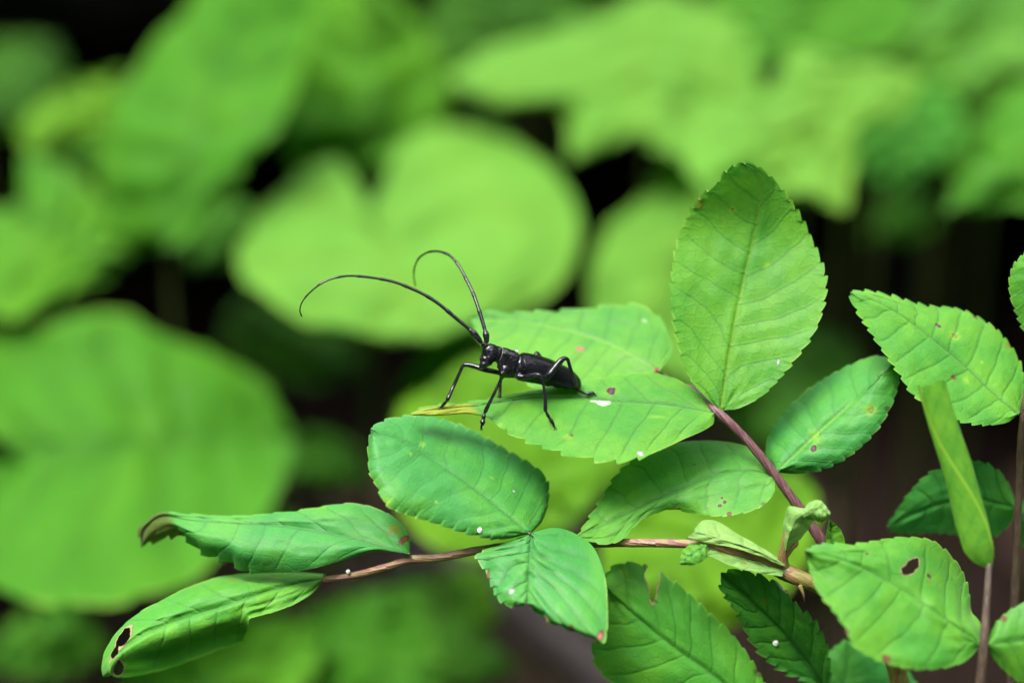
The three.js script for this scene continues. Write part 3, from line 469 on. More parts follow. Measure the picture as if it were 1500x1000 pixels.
leaf({ pal: 'cool', teeth: 13, tooth: 5, veins: 6, pillow: 0.55, rib: 0.4, wobble: 0.8, veinCurl: 0.35,
  mid: [[778, 781], [777, 810], [776, 840], [774, 865], [773, 884]],
  L: [[775, 782], [735, 797], [698, 813], [712, 838], [722, 862], [733, 880], [752, 888], [773, 884]],
  R: [[780, 780], [810, 773], [840, 780], [868, 800], [884, 835], [890, 875], [886, 938], [862, 930], [835, 920], [808, 912], [790, 900], [773, 884]],
  R2: [[778, 781], [800, 800], [822, 830], [836, 862], [838, 890], [830, 905], [810, 905], [795, 896], [773, 884]],
  toothAt: (t, s) => s > 0 ? 1.3 * sst(0.55, 0.65, t) : sst(0.3, 0.4, t),
  z: (x, y, t, s) => 4 + (y - 781) * 0.065 - (s > 0 ? 1.8 : 1.6) * Math.pow(Math.abs(s), 2),
  spots: [[877, 933, 5, 'rust'], [878, 934, 3, 'pink'], [800, 908, 7, 'tan'], [749, 866, 4, 'grey'], [715, 842, 5, 'rust', 2], [757, 887, 6, 'dry'], [772, 880, 5, 'dry'], [838, 921, 5, 'rust']], mat: { gloss: 0.5, through: 0.3 } }, stalk1, 'leaflet', 'drooping leaflet with a bitten brown-edged end and pink corner');
const D = leaf({ pal: 'cool', teeth: 15, tooth: 6, veins: 8, pillow: 0.3, rib: 0.08, wobble: 0.8, nt: 240,
  mid: [[600, 811], [560, 800], [500, 785], [420, 772], [340, 766], [280, 762], [235, 757], [212, 775], [206, 800]],
  L: [[601, 809], [600, 788], [586, 765], [560, 748], [515, 737], [425, 749], [345, 755], [270, 752], [236, 750], [214, 764], [204, 775], [206, 799]],
  R: [[599, 812], [550, 808], [490, 824], [440, 836], [395, 839], [355, 836], [335, 822], [300, 812], [280, 795], [262, 783], [250, 786], [228, 792], [206, 801]],
  toothAt: (t, s) => s > 0 ? sst(0.5, 0.62, t) * 1.3 : 0.3 + sst(0.85, 0.93, t),
  z: (x, y, t, s) => 0 - 3.5 * t + (y - 795) * 0.045 + (s > 0 ? 1.0 * Math.sin(Math.PI * s) : 0) - (s > 0 ? 2.4 * Math.pow(s, 3) * sst(0.3, 0.55, t) : 0.8 * Math.pow(-s, 3)) - (x < 258 ? (258 - x) * 0.10 : 0) - (x < 262 && y > 765 ? (y - 765) * 0.05 : 0),
  yellow: (t, s) => 0.1 + 0.3 * sst(0.1, 0.0, t), extra: (c, t, s, x, y, f) => { const m = sst(0.83, 0.87, t + 0.02 * f) , d = sst(0.95, 1, t); return c.map((v, n) => mix(mix(v, [0.055, 0.075, 0.005][n], m * 0.9), [0.03, 0.03, 0.03][n], d * 0.8)); },
  spots: [[578, 775, 12, 'olive'], [592, 790, 6, 'rust', 0.5]], mat: { gloss: 0.42, through: 0.32 } }, stalk1, 'leaflet', 'long leaflet at left with a curled yellowed tip');
leaf({ pal: 'fresh', teeth: 14, tooth: 2, veins: 7, pillow: 0.4, rib: 0.45, wobble: 1.2, nt: 240, ns: 44,
  mid: [[477, 843], [430, 853], [380, 868], [320, 888], [255, 908], [200, 934], [165, 965], [160, 985]],
  L: [[477, 841], [430, 838], [380, 839], [330, 843], [285, 856], [240, 877], [205, 896], [177, 918], [158, 944], [149, 968], [150, 990], [160, 990]],
  R: [[477, 845], [458, 868], [430, 885], [395, 898], [366, 906], [362, 922], [352, 940], [315, 953], [265, 972], [225, 984], [195, 990], [172, 992], [160, 987]],
  toothAt: (t, s) => 0.4,
  z: (x, y, t, s) => -2 + 5.5 * t + (y - 900) * 0.05 - (s > 0 ? 15.0 * Math.pow(s, 2.6) * sst(0.35, 0.5, t) : 3.5 * Math.pow(-s, 2.2)),
  holes: [[181, 933, 17, 6.5, -58], [168, 953, 12, 3.5, -66], [173, 978, 11, 7, -75]], yellow: (t, s) => (t < 0.3 ? 0.35 : -0.2) + (Math.abs(s) < 0.5 && s > 0.1 ? 0.25 : 0),
  spots: [[158, 985, 6, 'dry'], [180, 984, 5, 'tan'], [160, 968, 4, 'tan'], [395, 846, 10, 'olive'], [340, 850, 10, 'olive', 2]], mat: { gloss: 0.45, through: 0.28 } }, stalk1, 'leaflet', 'curled end leaflet with holes eaten near its tip');

// stipules and young growth at the joint of both stalks
const small = { nt: 50, ns: 14, tooth: 0, veins: 4, pillow: 0.5, rib: 0.1, tw: 96, th: 64, mat: { gloss: 0.4, through: 0.4 } };
leaf({ ...small, pal: 'sprout', wobble: 0.5, mid: [[1150, 827], [1110, 807], [1070, 793], [1040, 784], [1018, 778]], L: [[1150, 823], [1110, 798], [1078, 780], [1050, 763], [1030, 762], [1018, 774]], R: [[1150, 829], [1110, 813], [1070, 801], [1040, 796], [1005, 789]], z: (x, y, t, s) => 4.2 + (s < 0 ? 1.8 * s : 0.2), yellow: () => 0.4 }, stalk1, 'stipule', 'upper pale yellow-green stipule wing on the stalk');
leaf({ ...small, pal: 'sprout', wobble: 0.5, mid: [[1148, 838], [1110, 826], [1075, 814], [1045, 804], [1030, 806]], L: [[1150, 832], [1112, 818], [1075, 806], [1045, 796], [1030, 803]], R: [[1146, 844], [1105, 838], [1065, 826], [1040, 814], [1030, 809]], z: (x, y, t, s) => 3.6 + 0.9 * s, spots: [[1060, 808, 8, 'olive'], [1090, 824, 6, 'olive']] }, stalk1, 'stipule', 'lower yellow-green stipule wing on the stalk');
leaf({ ...small, pal: 'fresh', mid: [[1036, 798], [1022, 806], [1008, 816], [996, 825]], L: [[1034, 796], [1014, 796], [999, 808], [996, 824]], R: [[1038, 801], [1036, 816], [1018, 827], [997, 827]], z: (x, y, t, s) => 4.6 + (y - 798) * 0.06 - 0.8 * s * s }, stalk1, 'stipule', 'small folded stipule ear below the stalk');
part('young_shoot', mergeGeometries([stem([[1150, 838, 2, 0.85], [1147, 815, 3.2, 0.75], [1149, 797, 4, 0.55], [1154, 778, 4.6, 0.42]], 0.5, { seg: 30 }), stem([[1150, 818, 3.2, 0.35], [1160, 804, 3.4, 0.3], [1166, 796, 3.4, 0.42], [1167, 788, 3.4, 0.12]], 0.3, { seg: 24 })]), M.cane, rose);
leaf({ ...small, pal: 'sprout', wobble: 0.5, mid: [[1151, 806], [1158, 780], [1168, 760], [1184, 750], [1204, 746]], L: [[1148, 806], [1146, 780], [1150, 758], [1155, 742], [1178, 744], [1200, 735]], R: [[1156, 806], [1174, 788], [1188, 770], [1196, 758], [1208, 754]], z: (x, y, t, s) => 5 + 2 * t + (s < 0 ? -1.4 : -2.2) * Math.abs(s) }, rose, 'young_leaf', 'pale half-unfolded young leaf on the shoot');
leaf({ ...small, pal: 'sprout', wobble: 0.5, mid: [[1176, 754], [1190, 746], [1202, 744], [1216, 754]], L: [[1176, 750], [1187, 735], [1202, 733], [1217, 750]], R: [[1180, 760], [1192, 762], [1205, 765], [1216, 758]], z: (x, y, t, s) => 8 - 1.6 * s * s + (y - 750) * 0.04 }, rose, 'young_leaf', 'small rolled pale tip of the young growth');
leaf({ ...small, pal: 'fresh', mid: [[1222, 812], [1220, 795], [1218, 778], [1216, 760]], L: [[1218, 812], [1211, 795], [1211, 778], [1216, 760]], R: [[1228, 812], [1238, 798], [1232, 776], [1216, 760]], z: (x, y, t, s) => -1 + 1.2 * Math.abs(s), yellow: () => 0.5 }, rose, 'young_leaf', 'small pointed upright young leaf beside the purple stalk');

// ------------------------------------------------------------------ its neighbours at right and below
const roseB = thing('rose_plant', 'green serrated leaves on a thin brown stalk at the right edge', 'plant', P(1478, 1080, -12));
const stalkB = part('leaf_stalk', stem([[1478, 1080, -12, 0.7], [1486, 900, -10, 0.65], [1491, 780, -7, 0.6], [1494, 690, -4, 0.55], [1500, 605, 0, 0.5], [1520, 520, 0, 0.45], [1570, 470, 0, 0.4]], 0.6, { seg: 90, bump: 0.1, seed: 4 }), M.brownStem, roseB);
leaf({ pal: 'fresh', teeth: 20, tooth: 5, veins: 9, pillow: 0.26, rib: 0.35, wobble: 0.6, nt: 220, ns: 42,
  mid: [[1494, 605], [1460, 578], [1415, 535], [1365, 493], [1318, 458], [1280, 438], [1246, 428]],
  L: [[1495, 603], [1501, 575], [1498, 540], [1480, 505], [1452, 476], [1412, 455], [1392, 450], [1358, 448], [1310, 434], [1272, 426], [1246, 427]],
  R: [[1493, 606], [1475, 619], [1440, 622], [1400, 615], [1368, 600], [1338, 578], [1316, 545], [1290, 508], [1266, 472], [1250, 446], [1246, 430]],
  z: (x, y, t, s) => 0.5 - 3 * t + (y - 605 + (1494 - x) * 0.7) * 0.055 + (s < 0 ? -1.2 : 0.2) * Math.abs(s), yellow: (t, s) => 0.05 + 0.3 * sst(0.75, 1, t),
  spots: [[1375, 476, 6, 'brown', 1.8], [1399, 491, 5, 'brown'], [1399, 491, 14, 'yellow'], [1414, 556, 8, 'yellow'], [1398, 552, 4, 'rust'], [1438, 530, 4, 'yellow'], [1430, 466, 4, 'rust', 2], [1478, 506, 6, 'olive']], mat: { gloss: 0.4, through: 0.38 } }, stalkB, 'leaflet', 'large yellowish leaflet pointing left with small purple spots');
leaf({ pal: 'fresh', teeth: 16, tooth: 5, veins: 7, pillow: 0.3, rib: 0.3, mid: [[1570, 472], [1550, 450], [1525, 410], [1512, 360]], L: [[1568, 474], [1515, 500], [1488, 455], [1479, 420], [1485, 390], [1512, 360]], R: [[1572, 470], [1590, 440], [1580, 390], [1512, 360]], z: (x, y, t, s) => -1 - 1.5 * s * s }, stalkB, 'leaflet');
leaf({ pal: 'cool', teeth: 15, tooth: 5, veins: 7, pillow: 0.35, rib: 0.35, wobble: 0.5,
  mid: [[1490, 745], [1460, 738], [1425, 731], [1380, 738], [1340, 753], [1300, 772]],
  L: [[1490, 743], [1478, 708], [1456, 684], [1425, 674], [1395, 680], [1358, 696], [1328, 728], [1300, 770]],
  R: [[1489, 747], [1480, 768], [1455, 786], [1425, 786], [1390, 781], [1355, 780], [1322, 781], [1300, 774]],
  z: (x, y, t, s) => -9 - (y - 745) * 0.06 - 2 * t - 1.2 * s * s, mat: { gloss: 0.4, through: 0.25 } }, stalkB, 'leaflet', 'dark serrated leaflet half hidden behind the rolled leaf');
leaf({ pal: 'cool', teeth: 12, tooth: 4, veins: 6, pillow: 0.3, mid: [[1492, 752], [1520, 765], [1560, 770], [1600, 770]], L: [[1492, 750], [1505, 730], [1560, 735], [1600, 770]], R: [[1491, 754], [1500, 800], [1550, 815], [1600, 772]], z: (x, y, t, s) => -8 - 1.5 * s * s }, stalkB, 'leaflet');

const roseC = thing('rose_plant', 'out-of-focus rose leaves at lower right with a rolled-up upper leaf', 'plant', P(1425, 1090, 12));
const stalkC = part('leaf_stalk', stem([[1425, 1090, 12, 0.75], [1438, 985, 13, 0.7], [1442, 942, 13.5, 0.7], [1446, 880, 13, 0.5], [1450, 822, 12, 0.42]], 0.6, { seg: 60, bump: 0.1, seed: 14 }), M.brownStem, roseC);
leaf({ pal: 'fresh', teeth: 18, tooth: 3.5, veins: 7, pillow: 0.28, rib: 0.35, wobble: 1.4, nt: 220, ns: 40,
  mid: [[1438, 944], [1395, 912], [1345, 876], [1290, 843], [1235, 818], [1180, 806]],
  L: [[1439, 942], [1438, 915], [1424, 895], [1420, 865], [1408, 832], [1386, 806], [1362, 790], [1318, 787], [1250, 797], [1205, 796], [1180, 804]],
  R: [[1437, 946], [1415, 968], [1380, 978], [1340, 980], [1290, 968], [1252, 946], [1240, 922], [1222, 895], [1200, 868], [1186, 835], [1180, 808]],
  z: (x, y, t, s) => 14 + (y - 944 + (1438 - x) * 0.55) * 0.06 + (s < 0 ? -2.0 : -1.4) * Math.pow(Math.abs(s), 1.6) + (s < -0.25 ? -3.5 * Math.pow(-s - 0.25, 1.2) * Math.exp(-Math.pow((t - 0.25) / 0.2, 2)) * 2 : 0), holes: [[1337, 829, 13, 8, -50], [1330, 836, 9, 7, 0]], yellow: (t, s) => 0.1,
  spots: [[1271, 811, 3, 'brown'], [1362, 843, 4, 'brown'], [1362, 855, 5, 'olive'], [1300, 965, 6, 'rust'], [1240, 925, 5, 'rust']], mat: { gloss: 0.4, through: 0.38 } }, stalkC, 'leaflet', 'broad blurred leaflet with a triangular hole');
leaf({ pal: 'fresh', teeth: 14, tooth: 3, veins: 6, pillow: 0.4, mid: [[1446, 944], [1490, 938], [1540, 935], [1620, 925]], L: [[1445, 942], [1458, 915], [1478, 895], [1510, 880], [1570, 880], [1620, 925]], R: [[1446, 946], [1462, 972], [1500, 1000], [1560, 1000], [1620, 926]], z: (x, y, t, s) => 14 - 1.5 * s * s, spots: [[1472, 905, 5, 'rust']] }, stalkC, 'leaflet', 'blurred leaflet cut by the right edge');
{ // a leaf rolled into a tube, its free edge showing as a pale line
  const NT = 120, NA = 60, pos = [], uv = [], idx = [], ax = curve([[1453, 833], [1434, 798], [1428, 770], [1412, 712], [1391, 645], [1372, 585], [1366, 560]]), wd = table([[0, 1.5], [0.02, 6], [0.05, 14], [0.09, 21], [0.13, 24.5], [0.22, 25.5], [0.35, 25], [0.65, 24], [0.85, 22.5], [1, 22]]);
  for (let i = 0; i < NT; i++) for (let j = 0; j <= NA; j++) {
    const t = (i / (NT - 1)) * (0.985 + 0.015 * Math.sin(j * 0.16 + 1) + 0.02 * (vnoise(j * 0.4, 2, 7) - 0.5)), a = mix(0.5, 2.5, sst(0.05, 0.95, t)) + (j / NA) * 6.7, c = ax(t), w = wd(t) * (1 - 0.17 * (j / NA)) * (1 + 0.14 * (fbm(t * 7, j * 0.10, 5, 3) - 0.5)) + 1.6 * Math.exp(-Math.pow((j / NA - 0.34) / 0.03, 2)), c2 = ax(Math.min(1, t + 0.02)), c1 = ax(Math.max(0, Math.min(0.98, t) - 0.02)); let tx = c2[0] - c1[0], ty = c2[1] - c1[1]; const l = Math.hypot(tx, ty); tx /= l; ty /= l;
    const p = P(c[0] - ty * w * Math.cos(a), c[1] + tx * w * Math.cos(a), 12 + (w / 10) * Math.sin(a) * 0.5);
    pos.push(p.x, p.y, p.z); uv.push(t, j / NA);
    if (i < NT - 1 && j < NA) { const q = i * (NA + 1) + j; idx.push(q, q + NA + 1, q + 1, q + 1, q + NA + 1, q + NA + 2); }
  }
  const g = new THREE.BufferGeometry(); g.setAttribute('position', new THREE.Float32BufferAttribute(pos, 3)); g.setAttribute('uv', new THREE.Float32BufferAttribute(uv, 2)); g.setIndex(idx); g.computeVertexNormals();
  const W = 256, H = 192, d = new Uint8Array(W * H * 4), sr = (v) => 255 * (v <= 0.0031308 ? v * 12.92 : 1.055 * Math.pow(v, 1 / 2.4) - 0.055);
  for (let r = 0; r < H; r++) for (let q = 0; q < W; q++) {
    const t = q / W, v = r / H, k = clamp((fbm(t * 9, v * 9, 44) - 0.5) * 2 + 0.5), pale = 1 - sst(0.012, 0.03, v) + Math.exp(-Math.pow((v - 0.34) / 0.016, 2)) * 0.9, br = Math.exp(-Math.pow((t - 0.33) / 0.05, 2) - Math.pow((v - 0.52) / 0.03, 2)) + Math.exp(-Math.pow((t - 0.58) / 0.012, 2) - Math.pow((v - 0.42) / 0.02, 2));
    let c = [0, 1, 2].map((n) => mix([0.045, 0.19, 0.01][n], [0.10, 0.27, 0.012][n], clamp(k * 0.6 + 0.5 * Math.pow(Math.abs(Math.sin((t * 9 + v * 5) * 3.1416)), 0.5) - 0.1)) * (0.85 + 0.3 * fbm(t * 60, v * 50, 61, 2))); c = c.map((x, n) => mix(mix(x, [0.17, 0.33, 0.02][n], clamp(pale)), [0.04, 0.02, 0.01][n], clamp(br)));
    const i = (r * W + q) * 4; for (let n = 0; n < 3; n++) d[i + n] = sr(c[n]); d[i + 3] = 255;
  }
  const map = new THREE.DataTexture(d, W, H); map.colorSpace = THREE.SRGBColorSpace; map.magFilter = THREE.LinearFilter; map.needsUpdate = true;
  part('rolled_leaflet', g, new THREE.MeshPhysicalMaterial({ map, roughness: 0.92, specularIntensity: 0.3, transmission: 0.4, ior: 1.4, clearcoat: 0.4, clearcoatRoughness: 0.42, side: THREE.DoubleSide }), stalkC, 'leaf rolled lengthwise into an upright tube');
}

const roseD = thing('rose_plant', 'dark serrated leaves at the bottom edge below the reddish twig', 'plant', P(1200, 1150, -8));
const stalkD = part('leaf_stalk', stem([[1200, 1150, -8, 0.7], [1190, 1110, -7, 0.65], [1180, 1078, -6, 0.6], [1160, 1065, -5, 0.5], [1130, 1062, -4, 0.42]], 0.6, { seg: 50 }), M.brownStem, roseD);
leaf({ pal: 'fresh', teeth: 17, tooth: 5, veins: 8, pillow: 0.3, rib: 0.4, wobble: 0.7, nt: 240, ns: 44,
  mid: [[1130, 1062], [1080, 1020], [1040, 985], [990, 950], [940, 910], [900, 875], [888, 858]],
  L: [[1131, 1060], [1128, 1020], [1112, 985], [1078, 935], [1040, 898], [1002, 862], [965, 838], [930, 824], [905, 826], [886, 842], [888, 856]],
  R: [[1129, 1064], [1060, 1070], [980, 1058], [925, 1022], [880, 985], [868, 955], [875, 925], [882, 895], [885, 872], [888, 860]],
  z: (x, y, t, s) => -4 + (y - 1062 + (1130 - x) * 0.9) * 0.0 - 1.5 * s * s - (t > 0.85 ? (t - 0.85) * 6 * Math.sin(s * 6) : 0), holes: [[956, 846, 16, 11, 80], [956, 868, 16, 5, 90]], yellow: (t, s) => (t > 0.8 ? 0.4 : -0.15),
  spots: [[960, 880, 5, 'dry', 2], [915, 838, 10, 'yellow'], [1112, 985, 8, 'dry']], mat: { gloss: 0.3, through: 0.3 } }, stalkD, 'leaflet', 'deep green leaflet with a keyhole-shaped bite near its tip');
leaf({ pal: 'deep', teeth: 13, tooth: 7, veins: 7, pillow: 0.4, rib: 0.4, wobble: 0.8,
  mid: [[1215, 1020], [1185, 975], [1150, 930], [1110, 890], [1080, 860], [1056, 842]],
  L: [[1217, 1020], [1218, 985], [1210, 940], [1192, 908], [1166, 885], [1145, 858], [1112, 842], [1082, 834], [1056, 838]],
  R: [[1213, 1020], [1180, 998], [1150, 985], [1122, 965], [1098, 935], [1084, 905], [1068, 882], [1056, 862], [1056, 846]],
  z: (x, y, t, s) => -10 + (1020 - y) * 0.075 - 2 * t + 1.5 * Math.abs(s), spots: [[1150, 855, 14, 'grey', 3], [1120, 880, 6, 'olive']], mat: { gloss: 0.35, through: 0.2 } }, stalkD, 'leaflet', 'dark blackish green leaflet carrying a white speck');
leaf({ pal: 'cool', teeth: 14, tooth: 3, veins: 6, pillow: 0.3, mid: [[1190, 1078], [1220, 1030], [1240, 985], [1240, 938]], L: [[1188, 1076], [1180, 1030], [1195, 975], [1220, 950], [1240, 936]], R: [[1194, 1078], [1300, 1050], [1345, 1010], [1310, 965], [1268, 942], [1240, 938]], z: (x, y, t, s) => -14 - 1.5 * s * s, mat: { gloss: 0.35, through: 0.25 } }, stalkD, 'leaflet', 'dim bluish leaflet at the bottom edge');

// ------------------------------------------------------------------ white specks lying on leaves
const white = new THREE.MeshStandardMaterial({ color: new THREE.Color().setRGB(0.55, 0.57, 0.55), roughness: 0.6 });
function speck(x, y, z, r, label, sx = 1, sy = 1) {
  const p = P(x, y, z), g = new THREE.IcosahedronGeometry(r / 1000, 3), a = g.attributes.position, v = new THREE.Vector3();
  for (let i = 0; i < a.count; i++) { v.fromBufferAttribute(a, i); const k = 0.75 + 0.5 * vnoise(v.x / r * 2200 + 9, (v.y + v.z) / r * 2200 + 9, 3); a.setXYZ(i, v.x * k * sx, v.y * k * sy, v.z * k * 0.7); }
  g.computeVertexNormals();
  const m = new THREE.Mesh(g, white); m.name = numbered('white_speck'); m.position.copy(p); m.userData = { label, category: 'speck' }; m.castShadow = true; scene.add(m);
}
// a point on a mesh, seen in the picture at x, y
const ray = new THREE.Raycaster();
function onto(mesh, x, y, fallback = 0) { // mm in front of the focus plane
  ray.set(camera.position, P(x, y, 0).sub(camera.position).normalize());
  const h = ray.intersectObject(mesh, false)[0];
  return h ? (DIST - h.point.clone().sub(camera.position).dot(fwd)) * 1000 : fallback;
}
const byLabel = (k) => { let f; scene.traverse((o) => { if (o.userData.label?.includes(k)) f = o; }); return f; };
speck(703, 777, onto(byLabel('rounded leaflet below left'), 703, 777, 4) + 0.15, 0.42, 'white speck on the rounded leaflet just above the reddish twig', 0.8, 1);
speck(1137, 942, onto(byLabel('dark blackish green leaflet'), 1137, 942, -4) + 0.15, 0.42, 'round white speck on the dark leaf at lower right');
speck(510, 837, -0.9, 0.3, 'small whitish speck on the twig between the two left leaflets');

// ------------------------------------------------------------------ the beetle
const bz = (x) => 2.2 - ((x - 705) * 5.2) / 145;
const beetleAt = P(775, 590, 0);
const beetle = thing('longhorn_beetle', 'black longhorn beetle with long curved antennae standing on a leaflet', 'beetle', beetleAt);
const BP = (x, y, w = 0) => P(x, y, bz(x) + w);
// own axes: A from head to tail, Dn towards the back, S towards the near side
const A = BP(848, 564).sub(BP(712, 520)).normalize(), Dn = up.clone().multiplyScalar(0.94).addScaledVector(fwd, -0.34); Dn.addScaledVector(A, -Dn.dot(A)).normalize();
const S = new THREE.Vector3().crossVectors(A, Dn).normalize(); if (S.dot(fwd) > 0) S.negate();
const O = BP(775, 538);
const loc = (v) => { const d = v.clone().sub(O).multiplyScalar(1000); return [d.dot(A), d.dot(Dn), d.dot(S)]; };
const glob = (a, d, s) => O.clone().addScaledVector(A, a / 1000).addScaledVector(Dn, d / 1000).addScaledVector(S, s / 1000);
const chitin = (seed, rough, c, coat) => {
  const W = 256, d = new Float32Array(W * W * 4);
  for (let r = 0; r < W; r++) for (let q = 0; q < W; q++) { const [w1] = worley(q / W * 34, r / W * 34, seed), v = sst(0.12, 0.5, w1) * 0.7 + 0.3 * fbm(q / W * 60, r / W * 60, seed), i = (r * W + q) * 4; d[i] = d[i + 1] = d[i + 2] = v; d[i + 3] = 1; }
  const t = new THREE.DataTexture(d, W, W, THREE.RGBAFormat, THREE.FloatType); t.wrapS = t.wrapT = THREE.RepeatWrapping; t.magFilter = THREE.LinearFilter; t.needsUpdate = true;
  return new THREE.MeshPhysicalMaterial({ color: new THREE.Color().setRGB(...c), roughness: rough, bumpMap: t, bumpScale: rough < 0.18 ? 0.00035 : 0.00016, specularIntensity: 0.32, specularColor: new THREE.Color().setRGB(0.8, 0.76, 1), clearcoat: coat, clearcoatRoughness: 0.07 });
};
const shell = chitin(3, 0.2, [0.0035, 0.003, 0.005], 0.5), wing = chitin(8, 0.16, [0.002, 0.002, 0.0025], 0.14);
{
  const B = []; // [point a, point b, radius a, radius b] in own millimetres
  const bone = (x0, y0, w0, r0, x1, y1, w1, r1) => B.push([loc(BP(x0, y0, w0)), loc(BP(x1, y1, w1)), r0, r1]);
  bone(719, 516, 0, 1.28, 713, 526, 0, 1.05); bone(713, 526, 0, 0.95, 708, 534, 0, 0.6);   // head and face
  bone(717, 515, 0.25, 1.15, 717, 515, -0.25, 1.15); bone(728, 518, 0, 1.15, 733, 521, 0, 1.2);
  for (const w of [-0.55, 0.55]) { bone(710, 506, w, 0.5, 708, 503, w * 1.1, 0.36); bone(708, 533, w * 0.9, 0.36, 704, 537, w * 0.5, 0.2); bone(716, 524, w * 1.7, 0.42, 714, 530, w * 1.5, 0.3); }
  bone(738, 523, 0, 1.42, 751, 529, 0, 1.55); bone(742, 522, 1.1, 0.55, 740, 518, 1.75, 0.16); bone(742, 522, -1.1, 0.55, 740, 518, -1.75, 0.16);
  bone(738, 535, 0, 1.0, 745, 541, 0, 1.0); bone(753, 535, 0, 1.5, 768, 541, 0, 1.7); bone(768, 541, 0, 1.72, 800, 549, 0, 1.6); bone(800, 549, 0, 1.6, 838, 561, 0, 0.95);
  bone(838, 561, 0, 0.9, 846, 566, 0, 0.5);
  for (const w of [-1, 1]) { bone(740, 541, w * 0.75, 0.6, 738, 547, w * 0.95, 0.5); bone(764, 548, w, 0.65, 760, 552, w * 1.2, 0.5); bone(792, 553, w, 0.6, 797, 553, w * 1.35, 0.5); }
  const res = 112, mc = new MarchingCubes(res, shell, false, false, 400000), half = res / 2, [ex, ey, ez] = [9.2, 3.6, 3.2], k = 0.13;
  const smin = (a, b) => { const h = clamp(0.5 + 0.5 * (b - a) / k); return mix(b, a, h) - k * h * (1 - h); };
  const pre = B.map(([a, b, r0, r1]) => { const d = b.map((v, i) => v - a[i]); return { a, d, l: d.reduce((s, v) => s + v * v, 0) || 1e-6, r0, r1 }; });
  for (let z = 0; z < res; z++) for (let y = 0; y < res; y++) for (let x = 0; x < res; x++) {
    const p = [((x - half) / half) * ex + 0.6, ((y - half) / half) * ey, ((z - half) / half) * ez]; let f = 9;
    for (const q of pre) { const e = [p[0] - q.a[0], p[1] - q.a[1], p[2] - q.a[2]], h = clamp((e[0] * q.d[0] + e[1] * q.d[1] + e[2] * q.d[2]) / q.l), dd = Math.hypot(e[0] - h * q.d[0], e[1] - h * q.d[1], e[2] - h * q.d[2]) - mix(q.r0, q.r1, h); f = f > 8 ? dd : smin(f, dd); }
    // rings of the segments, coarse punctures
    if (f < 1) { const n0 = loc(BP(731, 519))[0], n1 = loc(BP(755, 530))[0]; f += 0.16 * Math.exp(-Math.pow((p[0] - n0) / 0.16, 2)) + 0.2 * Math.exp(-Math.pow((p[0] - n1) / 0.2, 2)) + 0.17 * (fbm(p[0] * 2.6 + p[2] * 1.9 + 20, p[1] * 2.6 + 20 - p[2] * 1.3, 6, 3) - 0.5) + (p[0] > 3 ? 0.05 * Math.cos(p[0] * 4.4) : 0); }
    mc.field[z * res * res + y * res + x] = -f;
  }
  mc.isolation = 0; mc.update();
  const n = mc.count, core = new THREE.BufferGeometry(), pa = new Float32Array(n * 3), na = new Float32Array(n * 3);
  for (let i = 0; i < n; i++) {
    const v = glob(mc.positionArray[i * 3] * ex + 0.6, mc.positionArray[i * 3 + 1] * ey, mc.positionArray[i * 3 + 2] * ez); pa.set([v.x, v.y, v.z], i * 3);
  }
  core.setAttribute('position', new THREE.BufferAttribute(pa, 3));
  for (let i = 0; i < n * 3; i++) pa[i] = Math.round(pa[i] * 1e7) / 1e7;
  let body = mergeVertices(core, 2e-6);
  body.computeVertexNormals();
  { // is the surface turned outwards?
    const p = body.attributes.position, nn = body.attributes.normal; let sum = 0; for (let i = 0; i < p.count; i += 7) { const v = new THREE.Vector3().fromBufferAttribute(p, i).sub(O); v.addScaledVector(A, -v.dot(A)); sum += v.dot(new THREE.Vector3().fromBufferAttribute(nn, i)); }
    if (sum < 0) { const ix = body.index.array; for (let i = 0; i < ix.length; i += 3) { const t = ix[i]; ix[i] = ix[i + 1]; ix[i + 1] = t; } body.computeVertexNormals(); }
    const uv = new Float32Array(p.count * 2); for (let i = 0; i < p.count; i++) { const l = loc(new THREE.Vector3().fromBufferAttribute(p, i)); uv[i * 2] = l[0] * 0.2; uv[i * 2 + 1] = Math.atan2(l[2], l[1]) * 0.4; } body.setAttribute('uv', new THREE.BufferAttribute(uv, 2));
  }
  const limbs = [];
  const tube = (pts, opt) => limbs.push(tubeGeo(pts.map((q) => P(q[0], q[1], q[2])), pts.map((q) => q[3] / 1000), { sides: 12, seg: 70, ...opt }));
  const foot = (x, y, dz, fb) => onto(beetleLeaf, x, y, fb) + dz;
  const Z = { lf: foot(735, 612, 0.9, 3.5), rf: foot(650, 599, 0.25, 0), lm: foot(811, 625, 0.3, 3), lh: foot(868, 577, 0.3, -1), rm: foot(733, 584, 0.2, -2), rh: foot(855, 562, 0.3, -4) };
  // fore legs
  tube([[738, 543, bz(738) + 1.0, 0.5], [738, 545, bz(738) + 2.0, 0.42], [735, 547, Math.max(3.6, Z.lf), 0.3], [733, 556, Z.lf + 0.3, 0.2], [724, 576, Z.lf + 0.4, 0.23], [712, 600, Z.lf + 0.3, 0.3], [709.5, 606, Z.lf + 0.2, 0.2]]);
  tube([[709.5, 605, Z.lf + 0.2, 0.2], [708.5, 610, Z.lf + 0.3, 0.33], [708, 614, Z.lf + 0.4, 0.26], [707, 618, Z.lf + 0.4, 0.42], [706.5, 621, Z.lf + 0.4, 0.3], [705.5, 623, Z.lf + 0.4, 0.16], [705, 628, Z.lf + 0.3, 0.16]], { seg: 40 });
  tube([[737, 547, bz(737) - 0.9, 0.45], [728, 545, bz(728) - 1.2, 0.36], [710, 541, 0.4, 0.42], [694, 536, 0, 0.4], [683, 534, -0.2, 0.34], [678, 536, -0.2, 0.26], [674, 544, -0.2, 0.24], [664, 566, 0, 0.26], [656, 584, Z.rf + 0.5, 0.3], [654, 588, Z.rf + 0.4, 0.2]], { seg: 90 });
